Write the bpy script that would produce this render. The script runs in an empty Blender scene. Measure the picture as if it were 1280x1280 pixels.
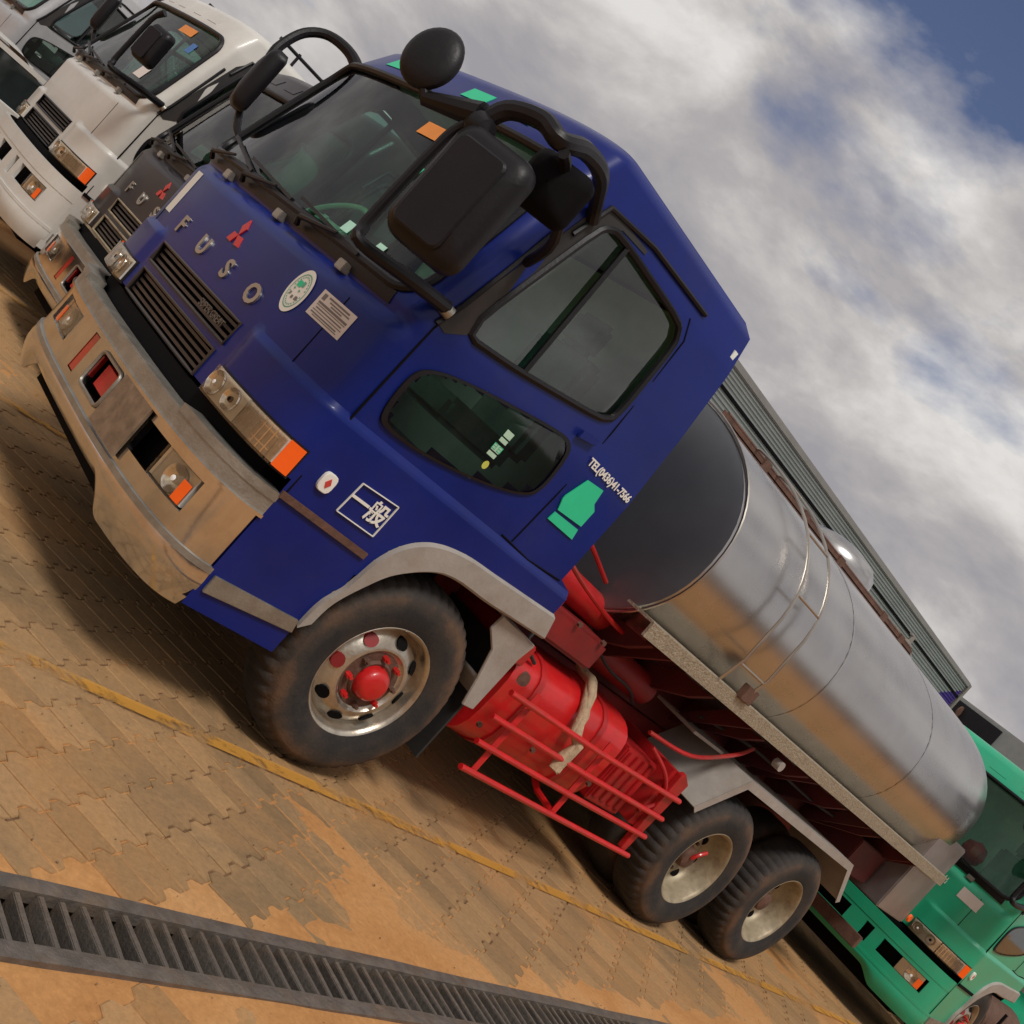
import bpy, bmesh, math, random
from math import sin, cos, pi, sqrt, radians
from mathutils import Vector, Matrix, Euler

random.seed(7)
SC = bpy.context.scene
COL = SC.collection
# ------------------------------------------------------------------ camera
cam_data = bpy.data.cameras.new('camera'); cam = bpy.data.objects.new('camera', cam_data); COL.objects.link(cam)
YAW, PITCH, ROLL = radians(43.847), radians(-1.341), radians(41.910)
fw = Vector((sin(YAW)*cos(PITCH), cos(YAW)*cos(PITCH), sin(PITCH)))
r0 = Vector((cos(YAW), -sin(YAW), 0)); d0 = fw.cross(r0)
rt = cos(ROLL)*r0 - sin(ROLL)*d0; dn = sin(ROLL)*r0 + cos(ROLL)*d0
cam.matrix_world = Matrix(((rt.x, -dn.x, -fw.x, -3.4615), (rt.y, -dn.y, -fw.y, -4.7658), (rt.z, -dn.z, -fw.z, 1.6358), (0, 0, 0, 1)))
cam_data.sensor_width = 36; cam_data.lens = 36*1378.7/1280; cam_data.clip_end = 3000; cam_data.clip_start = 0.05
SC.camera = cam
SC.view_settings.view_transform = 'Standard'; SC.view_settings.look = 'None'
SC.view_settings.exposure = 0.0; SC.view_settings.gamma = 1
# ------------------------------------------------------------------ world: Nishita sky seen through broken cloud
SUN_EL, SUN_AZ = radians(55), radians(212)      # azimuth of the sun measured from +Y clockwise
world = bpy.data.worlds.new('World'); SC.world = world; world.use_nodes = True
wn = world.node_tree.nodes; wl = world.node_tree.links; wn.clear()
def W(t, **k):
    n = wn.new(t)
    for a, b in k.items(): setattr(n, a, b)
    return n
sky = W('ShaderNodeTexSky', sky_type='NISHITA', sun_disc=False, sun_elevation=SUN_EL, sun_rotation=SUN_AZ, dust_density=1.5)
tc = W('ShaderNodeTexCoord'); sep = W('ShaderNodeSeparateXYZ'); wl.new(tc.outputs['Generated'], sep.inputs[0])
comb = W('ShaderNodeCombineXYZ'); zs_ = W('ShaderNodeMath', operation='MULTIPLY'); zs_.inputs[1].default_value = 2.0
wl.new(sep.outputs[2], zs_.inputs[0]); wl.new(sep.outputs[0], comb.inputs[0]); wl.new(sep.outputs[1], comb.inputs[1]); wl.new(zs_.outputs[0], comb.inputs[2])
def wnoise(scale, detail, rough, off, dist=0.0):
    mp = W('ShaderNodeMapping'); mp.inputs['Location'].default_value = off; wl.new(comb.outputs[0], mp.inputs[0])
    n = W('ShaderNodeTexNoise'); n.inputs['Scale'].default_value = scale; n.inputs['Detail'].default_value = detail
    n.inputs['Roughness'].default_value = rough; n.inputs['Distortion'].default_value = dist; wl.new(mp.outputs[0], n.inputs['Vector']); return n
def wramp(src, stops):
    r = W('ShaderNodeValToRGB'); el = r.color_ramp.elements
    el[0].position, el[0].color = stops[0][0], stops[0][1]; el[1].position, el[1].color = stops[-1][0], stops[-1][1]
    for p, c in stops[1:-1]:
        e = el.new(p); e.color = c
    wl.new(src, r.inputs[0]); return r
cover = wnoise(2.6, 12, .55, (1.9, .75, .4), .15)
shade = wnoise(4.2, 14, .57, (5.2, 1.7, .2), .2)
gap = W('ShaderNodeVectorMath', operation='DOT_PRODUCT'); gap.inputs[1].default_value = (.655, .585, .478); wl.new(tc.outputs['Generated'], gap.inputs[0])
gmr = W('ShaderNodeMapRange'); gmr.inputs[1].default_value = .955; gmr.inputs[2].default_value = 1.0; gmr.inputs[3].default_value = .11; gmr.inputs[4].default_value = -.13; wl.new(gap.outputs['Value'], gmr.inputs[0])
cadd = W('ShaderNodeMath', operation='ADD'); wl.new(cover.outputs[0], cadd.inputs[0]); wl.new(gmr.outputs[0], cadd.inputs[1])
cov_r = wramp(cadd.outputs[0], [(.38, (0, 0, 0, 1)), (.50, (1, 1, 1, 1))])
cl_r = wramp(shade.outputs[0], [(.36, (4.5, 4.35, 4.65, 1)), (.46, (5.7, 5.4, 5.45, 1)), (.54, (7.4, 7.05, 6.85, 1)), (.64, (9.8, 9.5, 9.2, 1))])
for e in cl_r.color_ramp.elements: pass
# colour ramps clamp to 0..1 in some paths, so scale afterwards
for e in cl_r.color_ramp.elements:
    c = e.color; e.color = (c[0]/10, c[1]/10, c[2]/10, 1)
scl = W('ShaderNodeVectorMath', operation='SCALE'); scl.inputs['Scale'].default_value = 9.0; wl.new(cl_r.outputs[0], scl.inputs[0])
skyd = W('ShaderNodeVectorMath', operation='MULTIPLY'); skyd.inputs[1].default_value = (.86, .80, .92); wl.new(sky.outputs[0], skyd.inputs[0])
mixw = W('ShaderNodeMix', data_type='RGBA'); wl.new(cov_r.outputs[0], mixw.inputs['Factor'])
wl.new(skyd.outputs[0], mixw.inputs['A']); wl.new(scl.outputs[0], mixw.inputs['B'])
bg = W('ShaderNodeBackground'); bg.inputs['Strength'].default_value = 0.085; wl.new(mixw.outputs['Result'], bg.inputs[0])
wout = W('ShaderNodeOutputWorld'); wl.new(bg.outputs[0], wout.inputs[0])
# ------------------------------------------------------------------ sun
sd = bpy.data.lights.new('sun', 'SUN'); sd.energy = 2.2; sd.angle = radians(14); sd.color = (1, .96, .90)
sun = bpy.data.objects.new('sun', sd); COL.objects.link(sun)
sdir = Vector((sin(SUN_AZ)*cos(SUN_EL), cos(SUN_AZ)*cos(SUN_EL), sin(SUN_EL)))
sun.rotation_euler = sdir.to_track_quat('Z', 'Y').to_euler(); sun.location = (-10, -15, 20)

# ------------------------------------------------------------------ materials
MATS = {}
def nodes(name):
    m = bpy.data.materials.new(name); m.use_nodes = True
    n = m.node_tree.nodes; b = n['Principled BSDF']; return m, n, m.node_tree.links, b
def mat(name, col, rough=.5, metal=0, coat=0, var=.12, vscale=6, bump=0, bscale=60, dirt=0, dirtcol=(.22, .13, .07), emis=0, rvar=0.1, alpha=1, spec=.5):
    if name in MATS: return MATS[name]
    m, n, l, b = nodes(name)
    t = n.new('ShaderNodeTexCoord')
    ns = n.new('ShaderNodeTexNoise'); ns.inputs['Scale'].default_value = vscale; ns.inputs['Detail'].default_value = 8; ns.inputs['Roughness'].default_value = .6
    l.new(t.outputs['Object'], ns.inputs['Vector'])
    mr = n.new('ShaderNodeMapRange'); mr.inputs[3].default_value = 1-var; mr.inputs[4].default_value = 1+var; mr.inputs[1].default_value = .25; mr.inputs[2].default_value = .75
    l.new(ns.outputs[0], mr.inputs[0])
    sc = n.new('ShaderNodeVectorMath'); sc.operation = 'SCALE'; sc.inputs[0].default_value = col; l.new(mr.outputs[0], sc.inputs['Scale'])
    out = sc.outputs[0]
    if dirt:
        n2 = n.new('ShaderNodeTexNoise'); n2.inputs['Scale'].default_value = vscale*.45; n2.inputs['Detail'].default_value = 12; n2.inputs['Roughness'].default_value = .72
        l.new(t.outputs['Object'], n2.inputs['Vector'])
        rr = n.new('ShaderNodeMapRange'); rr.inputs[1].default_value = .48; rr.inputs[2].default_value = .72; rr.inputs[3].default_value = 0; rr.inputs[4].default_value = dirt
        l.new(n2.outputs[0], rr.inputs[0])
        mx = n.new('ShaderNodeMix'); mx.data_type = 'RGBA'; l.new(rr.outputs[0], mx.inputs['Factor']); l.new(out, mx.inputs['A']); mx.inputs['B'].default_value = (*dirtcol, 1)
        out = mx.outputs['Result']
    l.new(out, b.inputs['Base Color'])
    rm = n.new('ShaderNodeMapRange'); rm.inputs[3].default_value = max(.02, rough-rvar); rm.inputs[4].default_value = min(1, rough+rvar); l.new(ns.outputs[0], rm.inputs[0]); l.new(rm.outputs[0], b.inputs['Roughness'])
    b.inputs['Metallic'].default_value = metal; b.inputs['Coat Weight'].default_value = coat; b.inputs['Coat Roughness'].default_value = .08
    b.inputs['Specular IOR Level'].default_value = spec
    if bump:
        nb = n.new('ShaderNodeTexNoise'); nb.inputs['Scale'].default_value = bscale; nb.inputs['Detail'].default_value = 6; l.new(t.outputs['Object'], nb.inputs['Vector'])
        bp = n.new('ShaderNodeBump'); bp.inputs['Strength'].default_value = bump; bp.inputs['Distance'].default_value = .01; l.new(nb.outputs[0], bp.inputs['Height']); l.new(bp.outputs[0], b.inputs['Normal'])
    MATS[name] = m; return m
def glass(name, tint, rough=.02, fac=.0, ior=1.55):
    m, n, l, b = nodes(name); n.remove(b)
    tr = n.new('ShaderNodeBsdfTransparent'); tr.inputs[0].default_value = (*tint, 1)
    gl = n.new('ShaderNodeBsdfGlossy'); gl.inputs['Roughness'].default_value = rough; gl.inputs[0].default_value = (1, 1, 1, 1)
    lw = n.new('ShaderNodeFresnel'); lw.inputs['IOR'].default_value = ior
    ad = n.new('ShaderNodeMath'); ad.operation = 'ADD'; ad.inputs[1].default_value = fac; ad.use_clamp = True; l.new(lw.outputs[0], ad.inputs[0])
    mx = n.new('ShaderNodeMixShader'); l.new(ad.outputs[0], mx.inputs[0]); l.new(tr.outputs[0], mx.inputs[1]); l.new(gl.outputs[0], mx.inputs[2])
    o = n['Material Output']; l.new(mx.outputs[0], o.inputs['Surface']); MATS[name] = m; return m

M_BLUE = mat('blue_paint', (.004, .014, .150), .36, coat=.12, var=.22, vscale=2.2, dirt=.22, dirtcol=(.05, .045, .07), bump=.05, bscale=4, spec=.22)
M_GREEN = mat('green_paint', (.015, .36, .19), .42, coat=.2, var=.12, vscale=3, dirt=.14)
M_WHITE = mat('white_paint', (.60, .585, .545), .42, coat=.2, var=.07, vscale=3, dirt=.18)
M_MAROON = mat('dark_paint', (.012, .007, .010), .32, coat=.08, var=.2, vscale=3, dirt=.15, dirtcol=(.04, .025, .025), spec=.25)
M_SILVERP = mat('silver_paint', (.42, .42, .43), .4, coat=.2, metal=.3)
M_CHROME = mat('bumper_chrome', (.66, .66, .67), .13, metal=1, var=.14, vscale=5, bump=.16, bscale=5, dirt=.38, dirtcol=(.22, .19, .16), rvar=.12)
M_RAIL = mat('worn_aluminium', (.36, .34, .30), .46, metal=.8, var=.18, vscale=10, bump=.2, bscale=90, dirt=.5, dirtcol=(.16, .12, .08))
M_BLACK = mat('black_plastic', (.009, .008, .010), .42, var=.2, bump=.1, dirt=.08, dirtcol=(.05, .035, .025), spec=.25)
M_RUBBER = mat('black_rubber', (.02, .019, .019), .7, var=.2, dirt=.35, dirtcol=(.09, .055, .035))
M_DARK = mat('dark_cavity', (.005, .0045, .005), .85, spec=.1)
M_SLAT = mat('grille_slat', (.045, .033, .028), .4, spec=.35)
M_RED = mat('red_chassis_paint', (.40, .008, .010), .5, var=.3, vscale=6, dirt=.75, dirtcol=(.11, .045, .025), coat=.1)
M_REDD = mat('dull_red_chassis_paint', (.22, .008, .009), .6, var=.3, vscale=5, dirt=.5, dirtcol=(.05, .02, .015))
M_GREYP = mat('grey_mudguard', (.33, .30, .27), .5, var=.14, vscale=8, bump=.15, bscale=50, dirt=.4, dirtcol=(.22, .15, .09))
M_RIM = mat('steel_rim', (.55, .50, .42), .33, metal=.85, var=.15, vscale=9, dirt=.75, dirtcol=(.24, .14, .07), bump=.1)
M_RIMB = mat('dusty_cream_rim', (.36, .30, .20), .5, metal=.3, var=.3, vscale=9, dirt=.85, dirtcol=(.13, .07, .035))
M_REDG = mat('glossy_red', (.55, .010, .012), .38, coat=.25, var=.18, vscale=7, dirt=.5, dirtcol=(.20, .05, .03), bump=.1)
M_AMBER = mat('amber_lens', (.95, .12, .008), .2, coat=.6, var=.1)
M_REDLENS = mat('red_lens', (.45, .01, .01), .2, coat=.6)
M_REFL = mat('lamp_reflector', (.86, .83, .76), .18, metal=.3, var=.06, vscale=8)
M_BOWL = mat('lamp_bowl_chrome', (.92, .90, .86), .10, metal=.75, var=.04)
M_BULB = mat('white_bulb_glass', (.92, .92, .90), .25, coat=.5, var=.03)
M_LENSG = glass('lamp_glass', (.97, .94, .88), .03, .03)
M_WSG = glass('windscreen_glass', (.78, .98, .87), .02, .0, 1.36)
M_SIDEG = glass('door_glass', (.22, .34, .33), .03, .05)
M_PEEPG = glass('lower_side_glass', (.42, .50, .45), .04, .02)
M_PEEP = mat('dark_side_glass', (.012, .016, .015), .06, coat=.8, var=.3)
M_INT = mat('cab_lining', (.80, .88, .83), .7, var=.15)
M_SEAT = mat('seat_cloth', (.22, .34, .31), .9, var=.3, bump=.3)
M_PALEG = mat('pale_green_plastic', (.42, .72, .58), .5)
M_LETTER = mat('chrome_letter', (.42, .40, .36), .3, metal=.8)
M_PAPER = mat('white_print', (.78, .76, .70), .6, var=.04)
M_PAPERG = mat('pale_paper', (.66, .60, .56), .6, var=.05)
M_PGREEN = mat('green_print', (.02, .55, .28), .5, var=.08)
M_PINKDIAM = mat('faded_red_print', (.55, .05, .04), .5)
M_INK = mat('grey_ink', (.18, .16, .15), .6)
M_INKG = mat('green_ink', (.10, .38, .26), .6)
M_YEL = mat('yellow_print', (.55, .58, .10), .5)
M_ORANGE = mat('orange_print', (.75, .25, .03), .5)
M_TANK = mat('stainless_tank', (.50, .49, .485), .28, metal=1, var=.12, vscale=2.2, bump=.10, bscale=1.6, rvar=.07, dirt=.22, dirtcol=(.36, .30, .24))
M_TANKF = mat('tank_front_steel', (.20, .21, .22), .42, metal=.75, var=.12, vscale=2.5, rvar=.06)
M_TREAD = mat('tread_plate', (.40, .34, .25), .5, metal=.55, var=.25, vscale=40, bump=.9, bscale=70, dirt=.4, dirtcol=(.2, .13, .07))
M_RUST = mat('rusty_steel', (.13, .065, .045), .75, metal=.2, var=.35, vscale=14, bump=.4, bscale=60)
M_STEEL = mat('thin_steel_tube', (.46, .42, .37), .35, metal=1)
M_CLOTH = mat('tan_rag', (.42, .30, .19), .95, var=.25, vscale=20, bump=.6, bscale=60)
M_GRATE = mat('drain_steel', (.17, .145, .125), .55, metal=.5, var=.3, vscale=14, bump=.5, bscale=50, dirt=.6, dirtcol=(.24, .15, .08))
M_PIT = mat('drain_pit', (.05, .032, .018), .95, var=.3, bump=.6)
M_HOSE = mat('orange_hose', (.50, .15, .06), .6, var=.2)
M_CONC = mat('grey_roof_sheet', (.24, .24, .23), .7, var=.15)
M_TYREW = None

# tyre: dusty rubber, browner towards the tread
def tyre_mat():
    m, n, l, b = nodes('dusty_tyre')
    t = n.new('ShaderNodeTexCoord'); ns = n.new('ShaderNodeTexNoise'); ns.inputs['Scale'].default_value = 4.5; ns.inputs['Detail'].default_value = 10; ns.inputs['Roughness'].default_value = .65
    l.new(t.outputs['Object'], ns.inputs['Vector'])
    sp = n.new('ShaderNodeSeparateXYZ'); l.new(t.outputs['Object'], sp.inputs[0])
    cx = n.new('ShaderNodeCombineXYZ'); l.new(sp.outputs[0], cx.inputs[0]); l.new(sp.outputs[2], cx.inputs[2])
    ln = n.new('ShaderNodeVectorMath'); ln.operation = 'LENGTH'; l.new(cx.outputs[0], ln.inputs[0])
    mr = n.new('ShaderNodeMapRange'); mr.inputs[1].default_value = 0; mr.inputs[2].default_value = .075; mr.inputs[3].default_value = .24; mr.inputs[4].default_value = -.03
    sb = n.new('ShaderNodeMath'); sb.operation = 'SUBTRACT'; sb.inputs[1].default_value = .452; l.new(ln.outputs['Value'], sb.inputs[0])
    ab = n.new('ShaderNodeMath'); ab.operation = 'ABSOLUTE'; l.new(sb.outputs[0], ab.inputs[0]); l.new(ab.outputs[0], mr.inputs[0])
    ad = n.new('ShaderNodeMath'); ad.operation = 'ADD'; l.new(mr.outputs[0], ad.inputs[0]); l.new(ns.outputs[0], ad.inputs[1])
    r = n.new('ShaderNodeValToRGB'); e = r.color_ramp.elements
    e[0].position = .42; e[0].color = (.016, .015, .015, 1); e[1].position = .92; e[1].color = (.135, .070, .036, 1)
    x = e.new(.62); x.color = (.040, .030, .024, 1)
    l.new(ad.outputs[0], r.inputs[0]); l.new(r.outputs[0], b.inputs['Base Color']); b.inputs['Roughness'].default_value = .82
    nb = n.new('ShaderNodeTexNoise'); nb.inputs['Scale'].default_value = 70; l.new(t.outputs['Object'], nb.inputs['Vector'])
    bp = n.new('ShaderNodeBump'); bp.inputs['Strength'].default_value = .25; bp.inputs['Distance'].default_value = .01; l.new(nb.outputs[0], bp.inputs['Height']); l.new(bp.outputs[0], b.inputs['Normal'])
    return m
M_TYRE = tyre_mat()

def ground_mat(name, c1, c2, c3, scale=1.3, grain=40, rough=.9):
    m, n, l, b = nodes(name)
    g = n.new('ShaderNodeNewGeometry')
    a = n.new('ShaderNodeTexNoise'); a.inputs['Scale'].default_value = scale; a.inputs['Detail'].default_value = 12; a.inputs['Roughness'].default_value = .68; a.inputs['Distortion'].default_value = .4
    l.new(g.outputs['Position'], a.inputs['Vector'])
    r = n.new('ShaderNodeValToRGB'); e = r.color_ramp.elements
    e[0].position = .36; e[0].color = (*c1, 1); e[1].position = .66; e[1].color = (*c3, 1); x = e.new(.5); x.color = (*c2, 1)
    l.new(a.outputs[0], r.inputs[0])
    f = n.new('ShaderNodeTexNoise'); f.inputs['Scale'].default_value = grain; f.inputs['Detail'].default_value = 8; f.inputs['Roughness'].default_value = .75; l.new(g.outputs['Position'], f.inputs['Vector'])
    mr = n.new('ShaderNodeMapRange'); mr.inputs[1].default_value = .3; mr.inputs[2].default_value = .7; mr.inputs[3].default_value = .80; mr.inputs[4].default_value = 1.16; l.new(f.outputs[0], mr.inputs[0])
    s = n.new('ShaderNodeVectorMath'); s.operation = 'SCALE'; l.new(r.outputs[0], s.inputs[0]); l.new(mr.outputs[0], s.inputs['Scale'])
    # small dark crumbs and oil spots
    v = n.new('ShaderNodeTexNoise'); v.inputs['Scale'].default_value = 9; v.inputs['Detail'].default_value = 14; v.inputs['Roughness'].default_value = .8; l.new(g.outputs['Position'], v.inputs['Vector'])
    mv = n.new('ShaderNodeMapRange'); mv.inputs[1].default_value = .63; mv.inputs[2].default_value = .72; mv.inputs[3].default_value = 0; mv.inputs[4].default_value = .6; l.new(v.outputs[0], mv.inputs[0])
    mx = n.new('ShaderNodeMix'); mx.data_type = 'RGBA'; l.new(mv.outputs[0], mx.inputs['Factor']); l.new(s.outputs[0], mx.inputs['A']); mx.inputs['B'].default_value = (.09, .05, .028, 1)
    oi = n.new('ShaderNodeObjectInfo'); om = n.new('ShaderNodeMapRange'); om.inputs[3].default_value = .84; om.inputs[4].default_value = 1.12; l.new(oi.outputs['Random'], om.inputs[0])
    os_ = n.new('ShaderNodeVectorMath'); os_.operation = 'SCALE'; l.new(mx.outputs['Result'], os_.inputs[0]); l.new(om.outputs[0], os_.inputs['Scale'])
    l.new(os_.outputs[0], b.inputs['Base Color']); b.inputs['Roughness'].default_value = rough; b.inputs['Specular IOR Level'].default_value = .25
    bp = n.new('ShaderNodeBump'); bp.inputs['Strength'].default_value = .5; bp.inputs['Distance'].default_value = .006; l.new(f.outputs[0], bp.inputs['Height']); l.new(bp.outputs[0], b.inputs['Normal'])
    return m
M_SAND = ground_mat('orange_sand', (.37, .170, .058), (.44, .215, .078), (.46, .25, .105), 1.1)
M_PAVER = ground_mat('dusty_paver', (.25, .160, .082), (.35, .205, .095), (.41, .215, .085), .9)
def paint_mat():
    m, n, l, b = nodes('worn_yellow_paint')
    g = n.new('ShaderNodeNewGeometry'); a = n.new('ShaderNodeTexNoise'); a.inputs['Scale'].default_value = 2.6; a.inputs['Detail'].default_value = 14; a.inputs['Roughness'].default_value = .74; l.new(g.outputs['Position'], a.inputs['Vector'])
    mr = n.new('ShaderNodeMapRange'); mr.inputs[1].default_value = .43; mr.inputs[2].default_value = .53; mr.inputs[3].default_value = .06; mr.inputs[4].default_value = .78; l.new(a.outputs[0], mr.inputs[0])
    b.inputs['Base Color'].default_value = (.58, .27, .035, 1); b.inputs['Roughness'].default_value = .8; l.new(mr.outputs[0], b.inputs['Alpha']); return m
M_LINE = paint_mat()

# ------------------------------------------------------------------ mesh helpers
class MB:
    def __init__(s): s.v = []; s.f = []
    def add(s, vs, fs):
        o = len(s.v); s.v += [tuple(v) for v in vs]; s.f += [tuple(i+o for i in f) for f in fs]; return s
    def box(s, x0, x1, y0, y1, z0, z1, M=None):
        vs = [Vector((x, y, z)) for x in (x0, x1) for y in (y0, y1) for z in (z0, z1)]
        if M: vs = [M @ v for v in vs]
        return s.add(vs, [(0, 1, 3, 2), (4, 6, 7, 5), (0, 4, 5, 1), (2, 3, 7, 6), (0, 2, 6, 4), (1, 5, 7, 3)])
    def bar(s, a, b, w, h, up=(0, 0, 1)):
        a = Vector(a); b = Vector(b); d = (b-a); L = d.length; d.normalize(); u = Vector(up); sx = d.cross(u)
        if sx.length < 1e-4: sx = d.cross(Vector((1, 0, 0)))
        sx.normalize(); u = sx.cross(d)
        M = Matrix((( d.x, sx.x, u.x, a.x), (d.y, sx.y, u.y, a.y), (d.z, sx.z, u.z, a.z), (0, 0, 0, 1)))
        return s.box(0, L, -w/2, w/2, -h/2, h/2, M)
    def tube(s, path, r, n=10, closed=False, sy=1, cr=0):
        P = [Vector(p) for p in path]
        if cr and len(P) > 2:
            rl = list(r) if isinstance(r, (list, tuple)) else [r]*len(P); Q = []; RR = []
            for i in range(len(P)-1):
                p0, p1, p2, p3 = P[max(i-1, 0)], P[i], P[i+1], P[min(i+2, len(P)-1)]
                for k in range(cr):
                    t = k/cr; Q.append(.5*((2*p1)+(p2-p0)*t+(2*p0-5*p1+4*p2-p3)*t*t+(3*p1-p0-3*p2+p3)*t**3)); RR.append(rl[i]*(1-t)+rl[i+1]*t)
            P = Q+[P[-1]]; r = RR+[rl[-1]]
        rings = []; N = len(P)
        up = None
        for i, p in enumerate(P):
            if closed: t = P[(i+1) % N]-P[i-1]
            else: t = P[min(i+1, N-1)]-P[max(i-1, 0)]
            t.normalize()
            if up is None:
                up = Vector((0, 0, 1)) if abs(t.z) < .9 else Vector((1, 0, 0))
            a = t.cross(up); a.normalize(); b = a.cross(t); b.normalize(); up = b
            rr = r[i] if isinstance(r, (list, tuple)) else r
            rings.append([p+a*rr*cos(2*pi*k/n)+b*rr*sy*sin(2*pi*k/n) for k in range(n)])
        vs = [v for R in rings for v in R]; fs = []
        for i in range(N if closed else N-1):
            j = (i+1) % N
            for k in range(n): fs.append((i*n+k, i*n+(k+1) % n, j*n+(k+1) % n, j*n+k))
        if not closed: fs += [tuple(range(n-1, -1, -1)), tuple((N-1)*n+k for k in range(n))]
        return s.add(vs, fs)
    def lathe(s, prof, c=(0, 0, 0), n=48, jit=None):   # axis along y; prof = [(r, y)]
        c = Vector(c); vs = []; fs = []
        for i, (r, y) in enumerate(prof):
            for k in range(n):
                rr = r+(jit(i, k) if jit else 0); a = 2*pi*k/n; vs.append(c+Vector((rr*cos(a), y, rr*sin(a))))
        for i in range(len(prof)-1):
            for k in range(n): fs.append((i*n+k, i*n+(k+1) % n, (i+1)*n+(k+1) % n, (i+1)*n+k))
        return s.add(vs, fs)
    def prism(s, poly, y0, y1, ax='y', cham=0):        # polygon in (x,z) extruded along y; ax='z': polygon in (x,y)
        n = len(poly)
        def P(a, b, t): return (a, t, b) if ax == 'y' else ((a, b, t) if ax == 'z' else (t, a, b))
        vs = [P(a, b, y0) for a, b in poly]+[P(a, b, y1) for a, b in poly]
        return s.add(vs, [tuple(range(n)), tuple(range(2*n-1, n-1, -1))]+[(i, i+n, (i+1) % n+n, (i+1) % n) for i in range(n)])
    def grid(s, P, keep=None, flip=False):             # P[j][i] points
        nj, ni = len(P), len(P[0]); vs = [p for r in P for p in r]; fs = []
        for j in range(nj-1):
            for i in range(ni-1):
                if keep and not keep(i, j): continue
                q = (j*ni+i, j*ni+i+1, (j+1)*ni+i+1, (j+1)*ni+i); fs.append(q[::-1] if flip else q)
        return s.add(vs, fs)
    def build(s, name, m, parent=None, smooth=35, solid=0, bevel=0, recalc=True, kind=None, label=None):
        me = bpy.data.meshes.new(name); me.from_pydata(s.v, [], s.f); bm = bmesh.new(); bm.from_mesh(me)
        if smooth or solid:
            loose = [v for v in bm.verts if not v.link_faces]
            bmesh.ops.delete(bm, geom=loose, context='VERTS')
        if recalc: bmesh.ops.recalc_face_normals(bm, faces=bm.faces)
        if solid: bmesh.ops.solidify(bm, geom=list(bm.faces), thickness=solid)
        if bevel:
            ed = [e for e in bm.edges if len(e.link_faces) == 2 and e.calc_face_angle(0) > radians(40)]
            bmesh.ops.bevel(bm, geom=ed, offset=bevel, segments=2, affect='EDGES', clamp_overlap=True)
        if smooth:
            lim = radians(smooth)
            for f in bm.faces: f.smooth = True
            for e in bm.edges: e.smooth = len(e.link_faces) == 2 and e.calc_face_angle(9) < lim
        bm.to_mesh(me); bm.free(); me.materials.append(m)
        o = bpy.data.objects.new(name, me); COL.objects.link(o)
        if parent: o.parent = parent
        if kind: o['kind'] = kind
        if label: o['label'] = label
        return o
def thing(name, label, cat, loc=(0, 0, 0), group=None, rz=0):
    o = bpy.data.objects.new(name, None); COL.objects.link(o); o.location = loc; o.rotation_euler = (0, 0, rz)
    o['label'] = label; o['category'] = cat
    if group: o['group'] = group
    return o
def tag(o, label, cat, group=None):
    o['label'] = label; o['category'] = cat
    if group: o['group'] = group
    return o
def text(s, size, name, m, parent, loc, face='side', ext=.002, sx=1, align='CENTER', shear=0, bold=0):
    cu = bpy.data.curves.new(name, 'FONT'); cu.body = s; cu.size = size; cu.extrude = ext; cu.align_x = align; cu.align_y = 'CENTER'; cu.offset = bold; cu.shear = shear; cu.resolution_u = 3
    t = bpy.data.objects.new('tmp', cu); COL.objects.link(t)
    dg = bpy.context.evaluated_depsgraph_get(); me = bpy.data.meshes.new_from_object(t.evaluated_get(dg)); bpy.data.objects.remove(t); bpy.data.curves.remove(cu)
    R = {'side': Matrix(((1, 0, 0), (0, 0, -1), (0, 1, 0))), 'front': Matrix(((0, 0, -1), (-1, 0, 0), (0, 1, 0)))}[face] if isinstance(face, str) else face
    me.transform(Matrix.Diagonal((sx, 1, 1, 1))); me.transform(R.to_4x4()); me.transform(Matrix.Translation(loc))
    me.materials.clear(); me.materials.append(m); o = bpy.data.objects.new(name, me); COL.objects.link(o); o.parent = parent; return o
def lerp(t, pts):
    if t <= pts[0][0]: return pts[0][1]
    for (a, x), (b, y) in zip(pts, pts[1:]):
        if t <= b: return x+(y-x)*(t-a)/(b-a)
    return pts[-1][1]
def sstep(t): t = max(0, min(1, t)); return t*t*(3-2*t)
def smooth2(P, k=5):
    Q = []
    for i in range(len(P)-1):
        p0, p1, p2, p3 = P[max(i-1, 0)], P[i], P[i+1], P[min(i+2, len(P)-1)]
        for j in range(k):
            t = j/k; Q.append(tuple(.5*((2*p1[c])+(p2[c]-p0[c])*t+(2*p0[c]-5*p1[c]+4*p2[c]-p3[c])*t*t+(3*p1[c]-p0[c]-3*p2[c]+p3[c])*t**3) for c in (0, 1)))
    return Q+[P[-1]]
def inpoly(x, y, P):
    c = False; n = len(P)
    for i in range(n):
        x1, y1 = P[i]; x2, y2 = P[i-1]
        if (y1 > y) != (y2 > y) and x < (x2-x1)*(y-y1)/(y2-y1)+x1: c = not c
    return c
def smoothpoly(P, it=2, k=.22):                        # corner cutting of a closed polygon
    for _ in range(it):
        Q = []
        for i in range(len(P)):
            a, b = P[i], P[(i+1) % len(P)]
            Q.append((a[0]+(b[0]-a[0])*k, a[1]+(b[1]-a[1])*k)); Q.append((a[0]+(b[0]-a[0])*(1-k), a[1]+(b[1]-a[1])*(1-k)))
        P = Q
    return P

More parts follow.
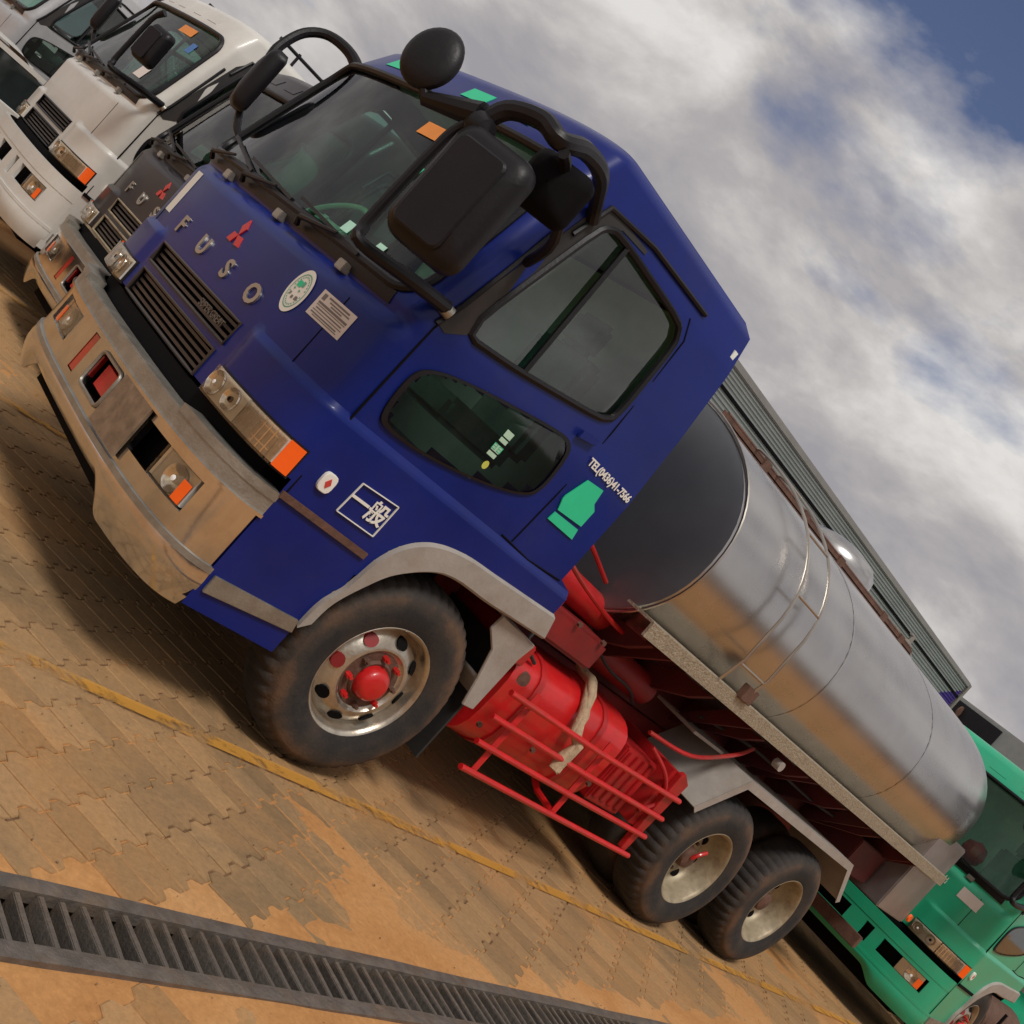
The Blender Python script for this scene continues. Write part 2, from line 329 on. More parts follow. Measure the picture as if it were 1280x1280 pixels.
# ------------------------------------------------------------------ cab surface
def se_table(n, N=400):
    T = []; u = 0; prev = None
    for i in range(N+1):
        ph = pi/2*(i/N)**1.6; e, d = sin(ph)**(2/n), cos(ph)**(2/n)
        T.append((ph, e, d))
    return T
class Surf:
    """front of a cab or bumper in plan: a rounded curve running from one side round the nose to the other; u = arc length from the centre"""
    def __init__(s, n, xs, D, w, bulge=None):
        s.n, s.xs, s.D, s.w, s.bulge = n, xs, D, w, bulge
        T = []; u = 0; prev = None
        for i in range(801):
            y = 1-(1-i/800)**2.2; dd = max(0, 1-y**n)**(1/n); p = (y*1.245, .24*dd)
            if prev: u += math.hypot(p[0]-prev[0], p[1]-prev[1])
            T.append((u, y, dd)); prev = p
        s.T = T; s.U = u
    def eta(s, u):
        a = min(abs(u), s.U); lo, hi = 0, 800
        while hi-lo > 1:
            m = (lo+hi)//2
            if s.T[m][0] > a: hi = m
            else: lo = m
        t = (a-s.T[lo][0])/max(1e-9, s.T[hi][0]-s.T[lo][0]); e = s.T[lo][1]*(1-t)+s.T[hi][1]*t; d = s.T[lo][2]*(1-t)+s.T[hi][2]*t
        return math.copysign(e, u), d
    def u_of_y(s, y, z):
        e = min(1, abs(y)/s.w(z))
        for i in range(800):
            if s.T[i+1][1] >= e: return math.copysign(s.T[i][0], y)
        return math.copysign(s.U, y)
    def raw(s, u, z):
        e, d = s.eta(u); return Vector((s.xs(z)-s.D(z)*d, s.w(z)*e, z))
    def pt(s, u, z, off=0):
        p = s.raw(u, z); b = (s.bulge(p.y, z) if s.bulge else 0)+off
        if b:
            t = s.raw(min(s.U, u+.01), z)-s.raw(max(-s.U, u-.01), z); nrm = Vector((t.y, -t.x, 0)); nrm.normalize(); nrm = -nrm
            p = p+nrm*b
        return p
    def patch(s, u0, u1, z0, z1, off, thick, nu=16, nz=4, hole=None, name=None, mb=None):
        mb = mb or MB(); us = [u0+(u1-u0)*i/nu for i in range(nu+1)] if not isinstance(nu, list) else nu
        zs = [z0+(z1-z0)*j/nz for j in range(nz+1)] if not isinstance(nz, list) else nz
        A = [[s.pt(u, z, off) for u in us] for z in zs]; B = [[s.pt(u, z, off-thick) for u in us] for z in zs]
        I, J = len(us)-1, len(zs)-1
        kp = lambda i, j: 0 <= i < I and 0 <= j < J and not (hole and hole((us[i]+us[i+1])/2, (zs[j]+zs[j+1])/2))
        mb.grid(A, kp); mb.grid(B, kp, True)
        for j in range(J):
            for i in range(I):
                if not kp(i, j): continue
                for di, dj, a, b in ((-1, 0, (i, j), (i, j+1)), (1, 0, (i+1, j), (i+1, j+1)), (0, -1, (i, j), (i+1, j)), (0, 1, (i, j+1), (i+1, j+1))):
                    if not kp(i+di, j+dj): mb.add([A[a[1]][a[0]], A[b[1]][b[0]], B[b[1]][b[0]], B[a[1]][a[0]]], [(0, 1, 2, 3)])
        return mb
def weld(o, d=.0004):
    bm = bmesh.new(); bm.from_mesh(o.data); bmesh.ops.remove_doubles(bm, verts=bm.verts, dist=d); bmesh.ops.recalc_face_normals(bm, faces=bm.faces)
    for f in bm.faces: f.smooth = True
    for e in bm.edges: e.smooth = len(e.link_faces) == 2 and e.calc_face_angle(9) < radians(32)
    bm.to_mesh(o.data); bm.free(); return o
def cab_xs(z): return lerp(z, [(0, -1.06), (1.78, -1.05), (1.86, -1.06), (2.72, -.835), (2.90, -.74), (2.945, -.68), (2.97, -.58)])
def cab_D(z): return lerp(z, [(0, .24), (1.735, .24), (1.765, .225), (1.80, .185), (1.86, .19), (2.72, .20), (2.9, .2)])
def cab_w(z): return lerp(z, [(0, 1.245), (1.9, 1.24), (2.3, 1.205), (2.7, 1.155), (2.9, 1.105), (2.945, 1.06), (2.97, .96)])
def cab_bulge(y, z):
    k = sstep((1.405-z)/.035); return .022*k*sstep((abs(y)-.66)/.05)
CAB = Surf(2.8, cab_xs, cab_D, cab_w, cab_bulge)
BUM = Surf(2.7, lambda z: -1.07, lambda z: .33, lambda z: 1.255)
def side_pt(x, z, sg=-1, off=0):
    return Vector((x, sg*(cab_w(z)+.022*sstep((1.405-z)/.035)+off), z))
ARCH_O = [(-.60, .42), (-.59, .60), (-.58, .73), (-.53, .85), (-.50, 1.01), (-.43, 1.13), (-.31, 1.21), (-.13, 1.25), (.09, 1.26), (.33, 1.27), (.57, 1.28)]
ARCH_I = [(-.545, .62), (-.53, .74), (-.46, .88), (-.38, .99), (-.23, 1.095), (-.09, 1.13), (.14, 1.13), (.36, 1.14), (.61, 1.15)]
DOORWIN = [(-.93, 1.925), (-.60, 1.975), (-.05, 2.09), (.03, 2.14), (.05, 2.58), (-.01, 2.66), (-.62, 2.68), (-.70, 2.63)]
PEEP = [(-.966, 1.472), (-.983, 1.662), (-.933, 1.738), (-.747, 1.805), (-.207, 1.925), (-.099, 1.93), (-.051, 1.874), (-.032, 1.689), (-.084, 1.611), (-.335, 1.527), (-.663, 1.459), (-.898, 1.442)]
PEEPS = smoothpoly([(-.50+(x+.50)*.93, 1.69+(z-1.69)*.90) for x, z in PEEP], 2, .24)
def rrect(u, z, uc, zc, hu, hz, r):
    a, b = abs(u-uc)-hu+r, abs(z-zc)-hz+r
    return min(max(a, b), 0)+math.hypot(max(a, 0), max(b, 0))-r
def ws_hole(u, z):
    return rrect(u, z, 0, 2.29, 1.185-(z-1.88)*.02, .405, .13) < 0
G1 = (-.55, .58, 1.25, 1.36); G2 = (-.53, .56, 1.07, 1.205)
def ring_outline(fn, pts, n=4):
    out = []
    for i in range(len(pts)):
        a, b = pts[i], pts[(i+1) % len(pts)]
        for k in range(n): out.append(fn(a[0]+(b[0]-a[0])*k/n, a[1]+(b[1]-a[1])*k/n))
    return out
def rr_pts(uc, zc, hu, hz, r, n=6):
    P = []
    for cx, cz, a0 in ((uc+hu-r, zc+hz-r, 0), (uc-hu+r, zc+hz-r, 90), (uc-hu+r, zc-hz+r, 180), (uc+hu-r, zc-hz+r, 270)):
        for k in range(n+1):
            a = radians(a0+90*k/n); P.append((cx+r*cos(a), cz+r*sin(a)))
    return P

def make_cab(root, PM, res=1.0, bumper='chrome', grille_frame=None, wiper=True, interior=True, band=None):
    U = CAB.U
    # ---- painted shell: one skin from the near rear corner round the nose to the far rear corner
    nf = int(46*res); us = [-.9+1.8*i/nf for i in range(nf+1)]
    outer = [.9+(U-.9)*((i+1)/int(16*res+4)) for i in range(int(16*res+4))]
    us = sorted(set([-a for a in outer]+us+outer+[G1[0], G1[1], G2[0], G2[1]]))
    zs = [.44, .52, .60, .70, .80, .90, 1.0, 1.07, 1.11, 1.16, 1.205, 1.25, 1.30, 1.36, 1.372, 1.385, 1.405, 1.43]
    z = 1.46
    while z < 1.72: zs.append(round(z, 3)); z += .05/res
    zs += [1.735, 1.75, 1.765, 1.782, 1.80, 1.83, 1.86, 1.885]
    z = 1.91
    st = .025/res
    while z < 2.675: zs.append(round(z, 3)); z += st
    zs += [2.695, 2.72, 2.78, 2.84, 2.88, 2.90, 2.925, 2.945, 2.96, 2.97]
    zs = sorted(set(zs)); ns = int(62*res)
    P = []; tagc = []
    for zz in zs:
        xe = .565 if zz < 1.41 else .47-(max(0, zz-2.9))*1.2
        x0 = CAB.pt(-U, zz).x; row = []
        for i in range(ns): row.append(side_pt(xe+(x0-xe)*i/ns, zz, -1))
        row += [CAB.pt(u, zz) for u in us]
        for i in range(ns-1, -1, -1): row.append(side_pt(xe+(x0-xe)*i/ns, zz, 1))
        P.append(row)
    nu = len(us)
    def keep(i, j):
        zc = (zs[j]+zs[j+1])/2
        a, b = P[j][i], P[j+1][i+1]; xc = (a.x+b.x)/2
        if ns <= i < ns+nu-1:
            u = (us[i-ns]+us[i-ns+1])/2
            if zc < 1.05: return abs(u) > U-.02 and zc > .44
            if ws_hole(u, zc): return False
            for g in (G1, G2):
                if g[0] < u < g[1] and g[2] < zc < g[3]: return False
            return True
        if zc < 1.29:
            if zc < .44: return False
            zz = lerp(xc, [(x, zz2) for x, zz2 in ARCH_O[4:]]) if xc > -.5 else 0
            if xc > -.5: return zc > zz-.02
            xl = lerp(zc, [(z2, x2) for x2, z2 in ARCH_O[:5]]); return xc < xl+.01
        if inpoly(xc, zc, DOORWIN) or inpoly(xc, zc, PEEPS): return False
        return True
    mb = MB(); mb.grid(P, keep)
    top = P[-1]; base = len(mb.v); mb.add(top, [tuple(range(len(top)))])
    # rear wall
    rw = [side_pt(.47, zz, -1) for zz in zs if 1.41 <= zz <= 2.9]; rw2 = [side_pt(.47, zz, 1) for zz in zs if 1.41 <= zz <= 2.9][::-1]
    mb.add(rw+[(.38, -.96, 2.97), (.38, .96, 2.97)]+rw2, [tuple(range(len(rw)*2+2))])
    mb.add([side_pt(.47, 1.41, -1), side_pt(.47, 1.41, 1), (-.4, 1.1, 1.3), (-.4, -1.1, 1.3)], [(0, 1, 2, 3)])
    body = mb.build('cab_body', PM, root, smooth=32); weld(body, .001)
    sub = body
    # arch flares
    for sg in (-1, 1):
        f = MB(); A = smooth2(ARCH_O[1:]); AI = smooth2(ARCH_I); n = 60
        def along(T, t):
            k = t*(len(T)-1); i = min(int(k), len(T)-2); q = k-i; return (T[i][0]*(1-q)+T[i+1][0]*q, T[i][1]*(1-q)+T[i+1][1]*q)
        yo = 1.288
        rows = []
        for (T, y, sh) in ((A, 1.262, (0, .0)), (A, yo, (.0, -.012)), (AI, yo, (0, .012)), (AI, yo-.012, (0, 0)), (AI, 1.12, (.0, 0))):
            rows.append([(lambda q: (q[0]+sh[0], sg*y, q[1]+sh[1]))(along(T, i/n)) for i in range(n+1)])
        f.grid(rows); f.build('wheel_arch_flare', band or M_GREYP, root)
    # lower skirt trim: chrome/aluminium kick strip and a dark belt groove
    for sg in (-1, 1):
        yy = sg*1.272
        k = MB(); k.prism([(-1.05, .60), (-.60, .615), (-.585, .555), (-1.05, .52)], yy-.008*1, yy+.008); k.build('kick_strip', M_RAIL, root, bevel=.003)
        k = MB(); k.bar((-1.075, yy, 1.005), (-.56, yy, .99), .012, .03); k.build('belt_groove', M_DARK if bumper != 'chrome' else M_RUST, root)
    # windscreen
    wp = CAB.patch(-1.215, 1.215, 1.87, 2.71, -.012, .006, 60, 12); wp.build('windscreen', M_WSG, root)
    out = ring_outline(lambda u, z: CAB.pt(u, z, .002), rr_pts(0, 2.29, 1.185, .405, .13), 5)
    # densify straight runs
    dens = []
    R = rr_pts(0, 2.29, 1.187, .407, .13)
    for i in range(len(R)):
        a, b = R[i], R[(i+1) % len(R)]; L = math.hypot(b[0]-a[0], b[1]-a[1]); m = max(1, int(L/.06))
        for k2 in range(m): dens.append(CAB.pt(a[0]+(b[0]-a[0])*k2/m, a[1]+(b[1]-a[1])*k2/m, .004))
    MB().tube(dens, .021, 8, closed=True).build('windscreen_seal', M_BLACK, root)
    # side windows
    for sg in (-1, 1):
        P2 = DOORWIN
        g = MB(); pts = smoothpoly([(x, z) for x, z in P2], 2, .15)
        cx = sum(p[0] for p in pts)/len(pts); cz = sum(p[1] for p in pts)/len(pts)
        big = [(cx+(x-cx)*1.02, cz+(z-cz)*1.02) for x, z in pts]
        g.add([side_pt(x, z, sg, -.018) for x, z in big], [tuple(range(len(big)))]); g.build('door_window', M_SIDEG, root)
        MB().tube([side_pt(x, z, sg, .002) for x, z in pts], .017, 6, closed=True).build('door_window_seal', M_BLACK, root)
        MB().bar(side_pt(-.55, 1.99, sg, -.002), side_pt(-.52, 2.67, sg, -.002), .02, .03).build('window_divider', M_BLACK, root)
        pp = smoothpoly(PEEP, 2, .24)
        cx = sum(p[0] for p in pp)/len(pp); cz = sum(p[1] for p in pp)/len(pp)
        mbp = MB(); n = len(pp); rr = [[side_pt(x, z, sg, .001) for x, z in pp], [side_pt(x, z, sg, .012) for x, z in pp], [side_pt(cx+(x-cx)*.95, cz+(z-cz)*.93, sg, .014) for x, z in pp]]
        for r_ in rr: r_.append(r_[0])
        mbp.grid(rr); pf = mbp.build('lower_window_frame', M_BLACK, root)
        MB().add([side_pt(cx+(x-cx)*.955, cz+(z-cz)*.935, sg, .009) for x, z in pp], [tuple(range(n))]).build('lower_window', M_PEEPG, root)
        # door shut lines, sunk seam
        for pth in ([(-1.055, 1.01), (-1.05, 1.39), (-1.035, 1.86), (-.985, 2.05)], [(.045, 1.42), (.06, 1.7), (.075, 2.1), (.085, 2.62), (.03, 2.71)], [(-.03, 1.415), (.2, 1.40), (.46, 1.42)]):
            MB().tube([side_pt(x, z, sg, -.0015) for x, z in pth], .006, 5).build('door_gap', M_DARK, root)
        MB().prism([(-.10, 1.96), (.02, 1.985), (.02, 2.02), (-.10, 2.0)], sg*1.245, sg*1.262).build('door_handle', PM, root, bevel=.004)
        # drip rail over the door
        MB().tube([side_pt(x, z, sg, .008) for x, z in [(-.80, 2.52), (-.72, 2.72), (-.4, 2.77), (.1, 2.78)]], .012, 6).build('drip_rail', M_BLACK, root)
        # black trim between the pillar and the door window
        PT = [(-1.035, 1.885), (-.985, 1.875), (-.90, 1.93), (-.83, 2.20), (-.67, 2.66), (-.60, 2.70), (-.42, 2.715), (-.42, 2.735), (-.70, 2.73), (-.80, 2.60), (-.93, 2.2)]
        pm_ = MB(); kk = len(PT); pm_.add([side_pt(x, z, sg, .004) for x, z in PT]+[side_pt(x, z, sg, -.006) for x, z in PT], [(0, 1, 2, 10), (2, 3, 9, 10), (3, 4, 8, 9), (4, 5, 8), (5, 6, 7, 8)]+[(i, (i+1) % kk, (i+1) % kk+kk, i+kk) for i in range(kk)]); pm_.build('pillar_trim', M_RUBBER, root)
        # front corner pillar rubber
        MB().tube([side_pt(x, z, sg, .001) for x, z in [(-1.045, 1.88), (-1.0, 2.0), (-.86, 2.52)]], .02, 6, sy=.6).build('pillar_rubber', M_BLACK, root)
    # panel seam between the nose panel and the corner panels
    for sg in (-1, 1):
        MB().tube([CAB.pt(sg*.98, z, -.0015) for z in (1.40, 1.5, 1.6, 1.7, 1.735)], .004, 5).build('nose_panel_gap', M_DARK, root)
    # grilles
    for g, nsl in ((G1, 3), (G2, 4)):
        bx = MB(); d = .09
        A = [[CAB.pt(g[0]+(g[1]-g[0])*i/12, zz, o) for i in range(13)] for zz, o in ((g[2]-.004, .002), (g[2], -d), (g[3], -d), (g[3]+.004, .002))]
        bx.grid(A)
        for e in (0, 12):
            bx.add([A[0][e], A[1][e], A[2][e], A[3][e]], [(0, 1, 2, 3)])
        gr = bx.build('grille', M_DARK, root)
        fr = MB(); lw = .012
        fr.tube([CAB.pt(u, zz, .003) for u, zz in [(g[0]+(g[1]-g[0])*i/10, g[2]) for i in range(11)]+[(g[1]-(g[1]-g[0])*i/10, g[3]) for i in range(11)]], .009, 6, closed=True)
        fr.build('grille_frame', grille_frame or M_SLAT, gr)
        for k in range(nsl):
            zz = g[2]+(g[3]-g[2])*(k+.8)/(nsl+.6)
            CAB.patch(g[0]+.01, g[1]-.01, zz-.007, zz+.007, -.012, .03, 12, 1).build('slat', M_SLAT, gr)
    # head lamps wrapped round the corners
    for sg in (-1, 1):
        def ur(a, b): return (sg*a, sg*b) if sg > 0 else (sg*b, sg*a)
        a, b = ur(.665, 1.30)
        hl = CAB.patch(a, b, 1.058, 1.198, .003, .05, 22, 2).build('headlamp', M_BLACK, root)
        a, b = ur(.68, .985); CAB.patch(a, b, 1.07, 1.188, .012, .02, 8, 1).build('reflector', M_REFL, hl)
        for uu, rr_ in ((.755, .050), (.90, .046)):
            c = CAB.pt(sg*uu, 1.129, .014); n_ = (CAB.pt(sg*uu, 1.129, .1)-c).normalized()
            q = Matrix.Translation(c) @ n_.to_track_quat('Y', 'Z').to_matrix().to_4x4()
            lm = MB().lathe([(rr_*1.12, .002), (rr_*1.08, .008), (rr_, .006), (rr_*.85, .001), (rr_*.5, -.006), (.001, -.008)], n=28)
            lm.v = [tuple(q @ Vector(v)) for v in lm.v]; lm.build('lamp_bowl', M_BOWL, hl, smooth=50)
            bl = MB().lathe([(.001, .012), (.009, .011), (.013, .005), (.014, -.006)], n=16); bl.v = [tuple(q @ Vector(v)) for v in bl.v]; bl.build('bulb_cap', M_BULB if uu < .8 else M_DARK, hl)
        for k in range(7):
            uu = .985+.030*k+.012; e0, e1 = ur(uu, uu+.006); CAB.patch(e0, e1, 1.072, 1.186, .014, .006, 1, 1).build('lens_rib', M_BOWL, hl)
        for zz in (1.098, 1.160): 
            e0, e1 = ur(.985, 1.20); CAB.patch(e0, e1, zz-.002, zz+.002, .013, .004, 8, 1).build('lens_rib', M_BOWL, hl)
        a, b = ur(1.0, 1.285); CAB.patch(a, b, 1.072, 1.186, .010, .02, 8, 1).build('side_reflector', mat('cloudy_lens', (.62, .56, .50), .25, metal=.2, var=.25, vscale=30, coat=.4), hl)
        a, b = ur(1.235, 1.29); CAB.patch(a, b, 1.068, 1.19, .016, .012, 4, 1).build('indicator_lens', M_AMBER, hl)
        a, b = ur(.675, 1.230); CAB.patch(a, b, 1.064, 1.192, .024, .004, 22, 1).build('lens', M_LENSG, hl)
        # side repeater
        mk = MB().prism(smoothpoly([(-.985, 1.10), (-.985, 1.185), (-.915, 1.185), (-.915, 1.10)], 2, .2), sg*1.262, sg*1.282).build('side_repeater', M_PAPER, root, bevel=.003)
        MB().prism([(-.95, 1.12), (-.965, 1.143), (-.95, 1.166), (-.935, 1.143)], sg*1.280, sg*1.285).build('red_mark', M_PINKDIAM, mk)
    # cowl: black rail, wiper spindles, arms
    CAB.patch(-1.12, 1.12, 1.815, 1.87, .006, .02, 40, 2).build('cowl_panel', M_BLACK, root)
    for uu in (-.78, -.10, .62):
        b0 = CAB.pt(uu, 1.82, .02); MB().box(b0.x-.015, b0.x+.03, b0.y-.035, b0.y+.035, 1.79, 1.835).build('hood_latch', M_RAIL, root, bevel=.004)
    if wiper:
        for (u0, u1, z1, uA, zA, uB, zB) in ((-.30, -.62, 1.90, -.15, 1.935, -.82, 1.885), (.42, .08, 1.905, .55, 1.95, -.10, 1.90), (.98, .70, 1.91, 1.02, 2.0, .42, 1.895)):
            w_ = MB(); w_.tube([CAB.pt(u0, 1.83, .03), CAB.pt(u0-.03, 1.86, .05), CAB.pt(u1, z1, .04)], [.016, .013, .008], 6); w_ = w_.build('wiper', M_BLACK, root)
            MB().bar(CAB.pt(uA, zA, .022), CAB.pt(uB, zB, .022), .02, .016).build('blade', M_BLACK, w_)
    # roof marker recesses
    for uu in (-.66, -.25, .25, .66):
        CAB.patch(uu-.11, uu+.11, 2.775, 2.845, .004, .02, 4, 1).build('roof_marker', M_PGREEN if PM is M_BLUE else PM, root)
    # interior
    if interior:
        i_ = MB(); i_.box(-.95, .43, -1.14, 1.14, 1.28, 1.33); i_.box(.41, .44, -1.14, 1.14, 1.33, 2.8); i_.box(-.70, .44, -1.08, 1.08, 2.83, 2.86); i_.build('cab_lining', M_INT, root)
        d_ = MB(); d_.prism([(-1.16, 1.84), (-.98, 1.86), (-.80, 1.76), (-.78, 1.45), (-.98, 1.40)], -1.05, 1.05); d_.build('dashboard', mat('grey_dash', (.07, .085, .08), .6), root, bevel=.02)
        for yy in (-.62, .62):
            s_ = MB(); s_.box(-.45, .05, yy-.25, yy+.25, 1.60, 1.74); s_.box(.03, .16, yy-.24, yy+.24, 1.70, 2.30); s_.box(.05, .14, yy-.13, yy+.13, 2.31, 2.50); s_.build('seat', M_SEAT, root, bevel=.03)
        th = [2*pi*k/28 for k in range(28)]
        sw = MB(); c = Vector((-.70, .62, 1.99)); ax = Vector((0, 1, 0)); ay = Vector((.55, 0, .83))
        sw.tube([c+ax*.215*cos(t)+ay*.215*sin(t) for t in th], .016, 8, closed=True)
        sw.bar(c-ax*.2, c+ax*.2, .05, .02); sw.bar(c, c-ay*.2, .04, .02); sw.bar(c, c+Vector((-.22, 0, -.25)), .06, .06); sw.build('steering_wheel', M_PALEG if PM is M_BLUE else M_BLACK, root)
    # ---- bumper
    BM = M_CHROME if bumper == 'chrome' else PM
    chrome = bumper == 'chrome'
    zt = .885
    holes = [(-1.13, -.68, .70, .845), (-.29, -.01, .68, .85), (.13, .21, .66, .865), (.45, .86, .70, .85)] if chrome else [(-1.13, -.62, .70, .845), (-.50, -.40, .68, .85), (-.20, .20, .70, .85), (.40, .50, .68, .85), (.62, 1.13, .70, .845)]
    ue = sorted(set([round(-BUM.U+2*BUM.U*i/70, 4) for i in range(71)]+[h[0] for h in holes]+[h[1] for h in holes]))
    ze = sorted(set([.615, .64, .66, .68, .70, .78, .845, .85, .865, zt]))
    def hole(u, z): return any(h[0] < u < h[1] and h[2] < z < h[3] for h in holes)
    face = BUM.patch(0, 0, 0, 0, 0, .03, ue, ze, hole).build('bumper', BM, root); weld(face)
    BUM.patch(-BUM.U, BUM.U, .592, .618, .014, .035, 64, 1).build('bumper_trim', BM if not chrome else M_RAIL, face, bevel=0)
    zr = [(.885, .965, .012)] if chrome else [(.885, 1.0, .004)]
    for a, b, o in zr: BUM.patch(-BUM.U, BUM.U, a, b, o, .04, 64, 2).build('bumper_rail', M_RAIL if chrome else PM, face)
    if chrome:
        BUM.patch(-BUM.U, BUM.U, .882, .896, .022, .02, 64, 1).build('rail_lip', M_CHROME, face)
        for a, b in ((-BUM.U, -.80), (.80, BUM.U)):
            BUM.patch(a, b, .963, 1.0, .018, .10, 18, 2).build('step_pad', M_RAIL, face)
        BUM.patch(-.80, .80, .963, .972, .004, .09, 24, 1).build('rail_top', M_RAIL, face)
    us2 = [-BUM.U+2*BUM.U*i/90 for i in range(91)]; 
    def lipz(u): 
        a = abs(u); return .41+.10*sstep((.80-a)/.22)
    A = [[BUM.pt(u, lipz(u)+(.594-lipz(u))*j/5, (.01, .016, .018, .014, .008, 0)[5-j]*1.0-(.03*(1-j/5)**2)) for u in us2] for j in range(6)]
    lb = MB(); lb.grid(A); lb.build('bumper_lip', BM, face, solid=.012)
    dk = MB(); inner = [(BUM.pt(u, 0, -.10).x, BUM.pt(u, 0, -.10).y) for u in [-1.25+2.5*i/24 for i in range(25)]]
    dk.prism(inner+[(-.95, 1.15), (-.95, -1.15)], .50, 1.05, ax='z'); dk.build('bumper_core', M_DARK, face)
    for (a, b) in ((-1.10, -.84), (.84, 1.10)) if not chrome else ((-1.10, -.86), (.50, .80)):
        fl = BUM.patch(a, b, .705, .838, -.025, .03, 6, 1).build('fog_lamp', M_REFL, face)
        BUM.patch(a, b, .70, .84, -.008, .004, 6, 1).build('fog_lens', M_LENSG, fl)
        cf = BUM.pt((a+b)/2-.02, .768, -.02); nf_ = (BUM.pt((a+b)/2-.02, .768, .1)-cf).normalized(); qf = Matrix.Translation(cf) @ nf_.to_track_quat('Y', 'Z').to_matrix().to_4x4()
        fm = MB().lathe([(.062, .0), (.060, .010), (.052, .008), (.03, -.002), (.001, -.004)], n=26); fm.v = [tuple(qf @ Vector(v)) for v in fm.v]; fm.build('lamp_bowl', M_BOWL, fl, smooth=50)
        fm = MB().lathe([(.001, .016), (.012, .014), (.016, .004), (.017, -.004)], n=14); fm.v = [tuple(qf @ Vector(v)) for v in fm.v]; fm.build('bulb_cap', M_BULB, fl)
        aa, bb = (a, a+.05) if a < 0 else (b-.05, b)
        BUM.patch(aa, bb, .71, .80, -.004, .004, 3, 1).build('indicator_lens', M_AMBER, fl)
    if chrome:
        BUM.patch(.14, .205, .665, .86, -.004, .02, 3, 3).build('red_marker_lens', M_REDLENS, face)
        BUM.patch(-.245, -.055, .71, .82, -.03, .03, 3, 2).build('tow_eye_cover', M_REDG, face)
        fr = MB(); fr.tube([BUM.pt(u, z, .004) for u, z in rr_pts(-.15, .765, .145, .09, .03, 3)], .010, 6, closed=True); fr.build('opening_frame', M_RAIL, face)
        pl = BUM.patch(-.675, -.345, .635, .882, .022, .012, 8, 2).build('blank_plate', mat('scuffed_brass_plate', (.27, .20, .14), .55, metal=.5, var=.35, vscale=18, dirt=.5, dirtcol=(.08, .05, .03)), face)
    # engine and inner wings: dark filler boxes added to block light under the cab
    en = MB(); en.box(-.95, .42, -.62, .62, .55, 1.27); en.box(-.62, .60, -1.18, -.66, 1.145, 1.165); en.box(-.62, .60, .66, 1.18, 1.145, 1.165); en.box(-.64, -.60, -1.2, -.6, .5, 1.15); en.box(-.64, -.60, .6, 1.2, .5, 1.15)
    en.box(-1.15, -.70, -1.0, 1.0, .36, .60); en.build('engine_bay_light_block', M_DARK, root)
    return body

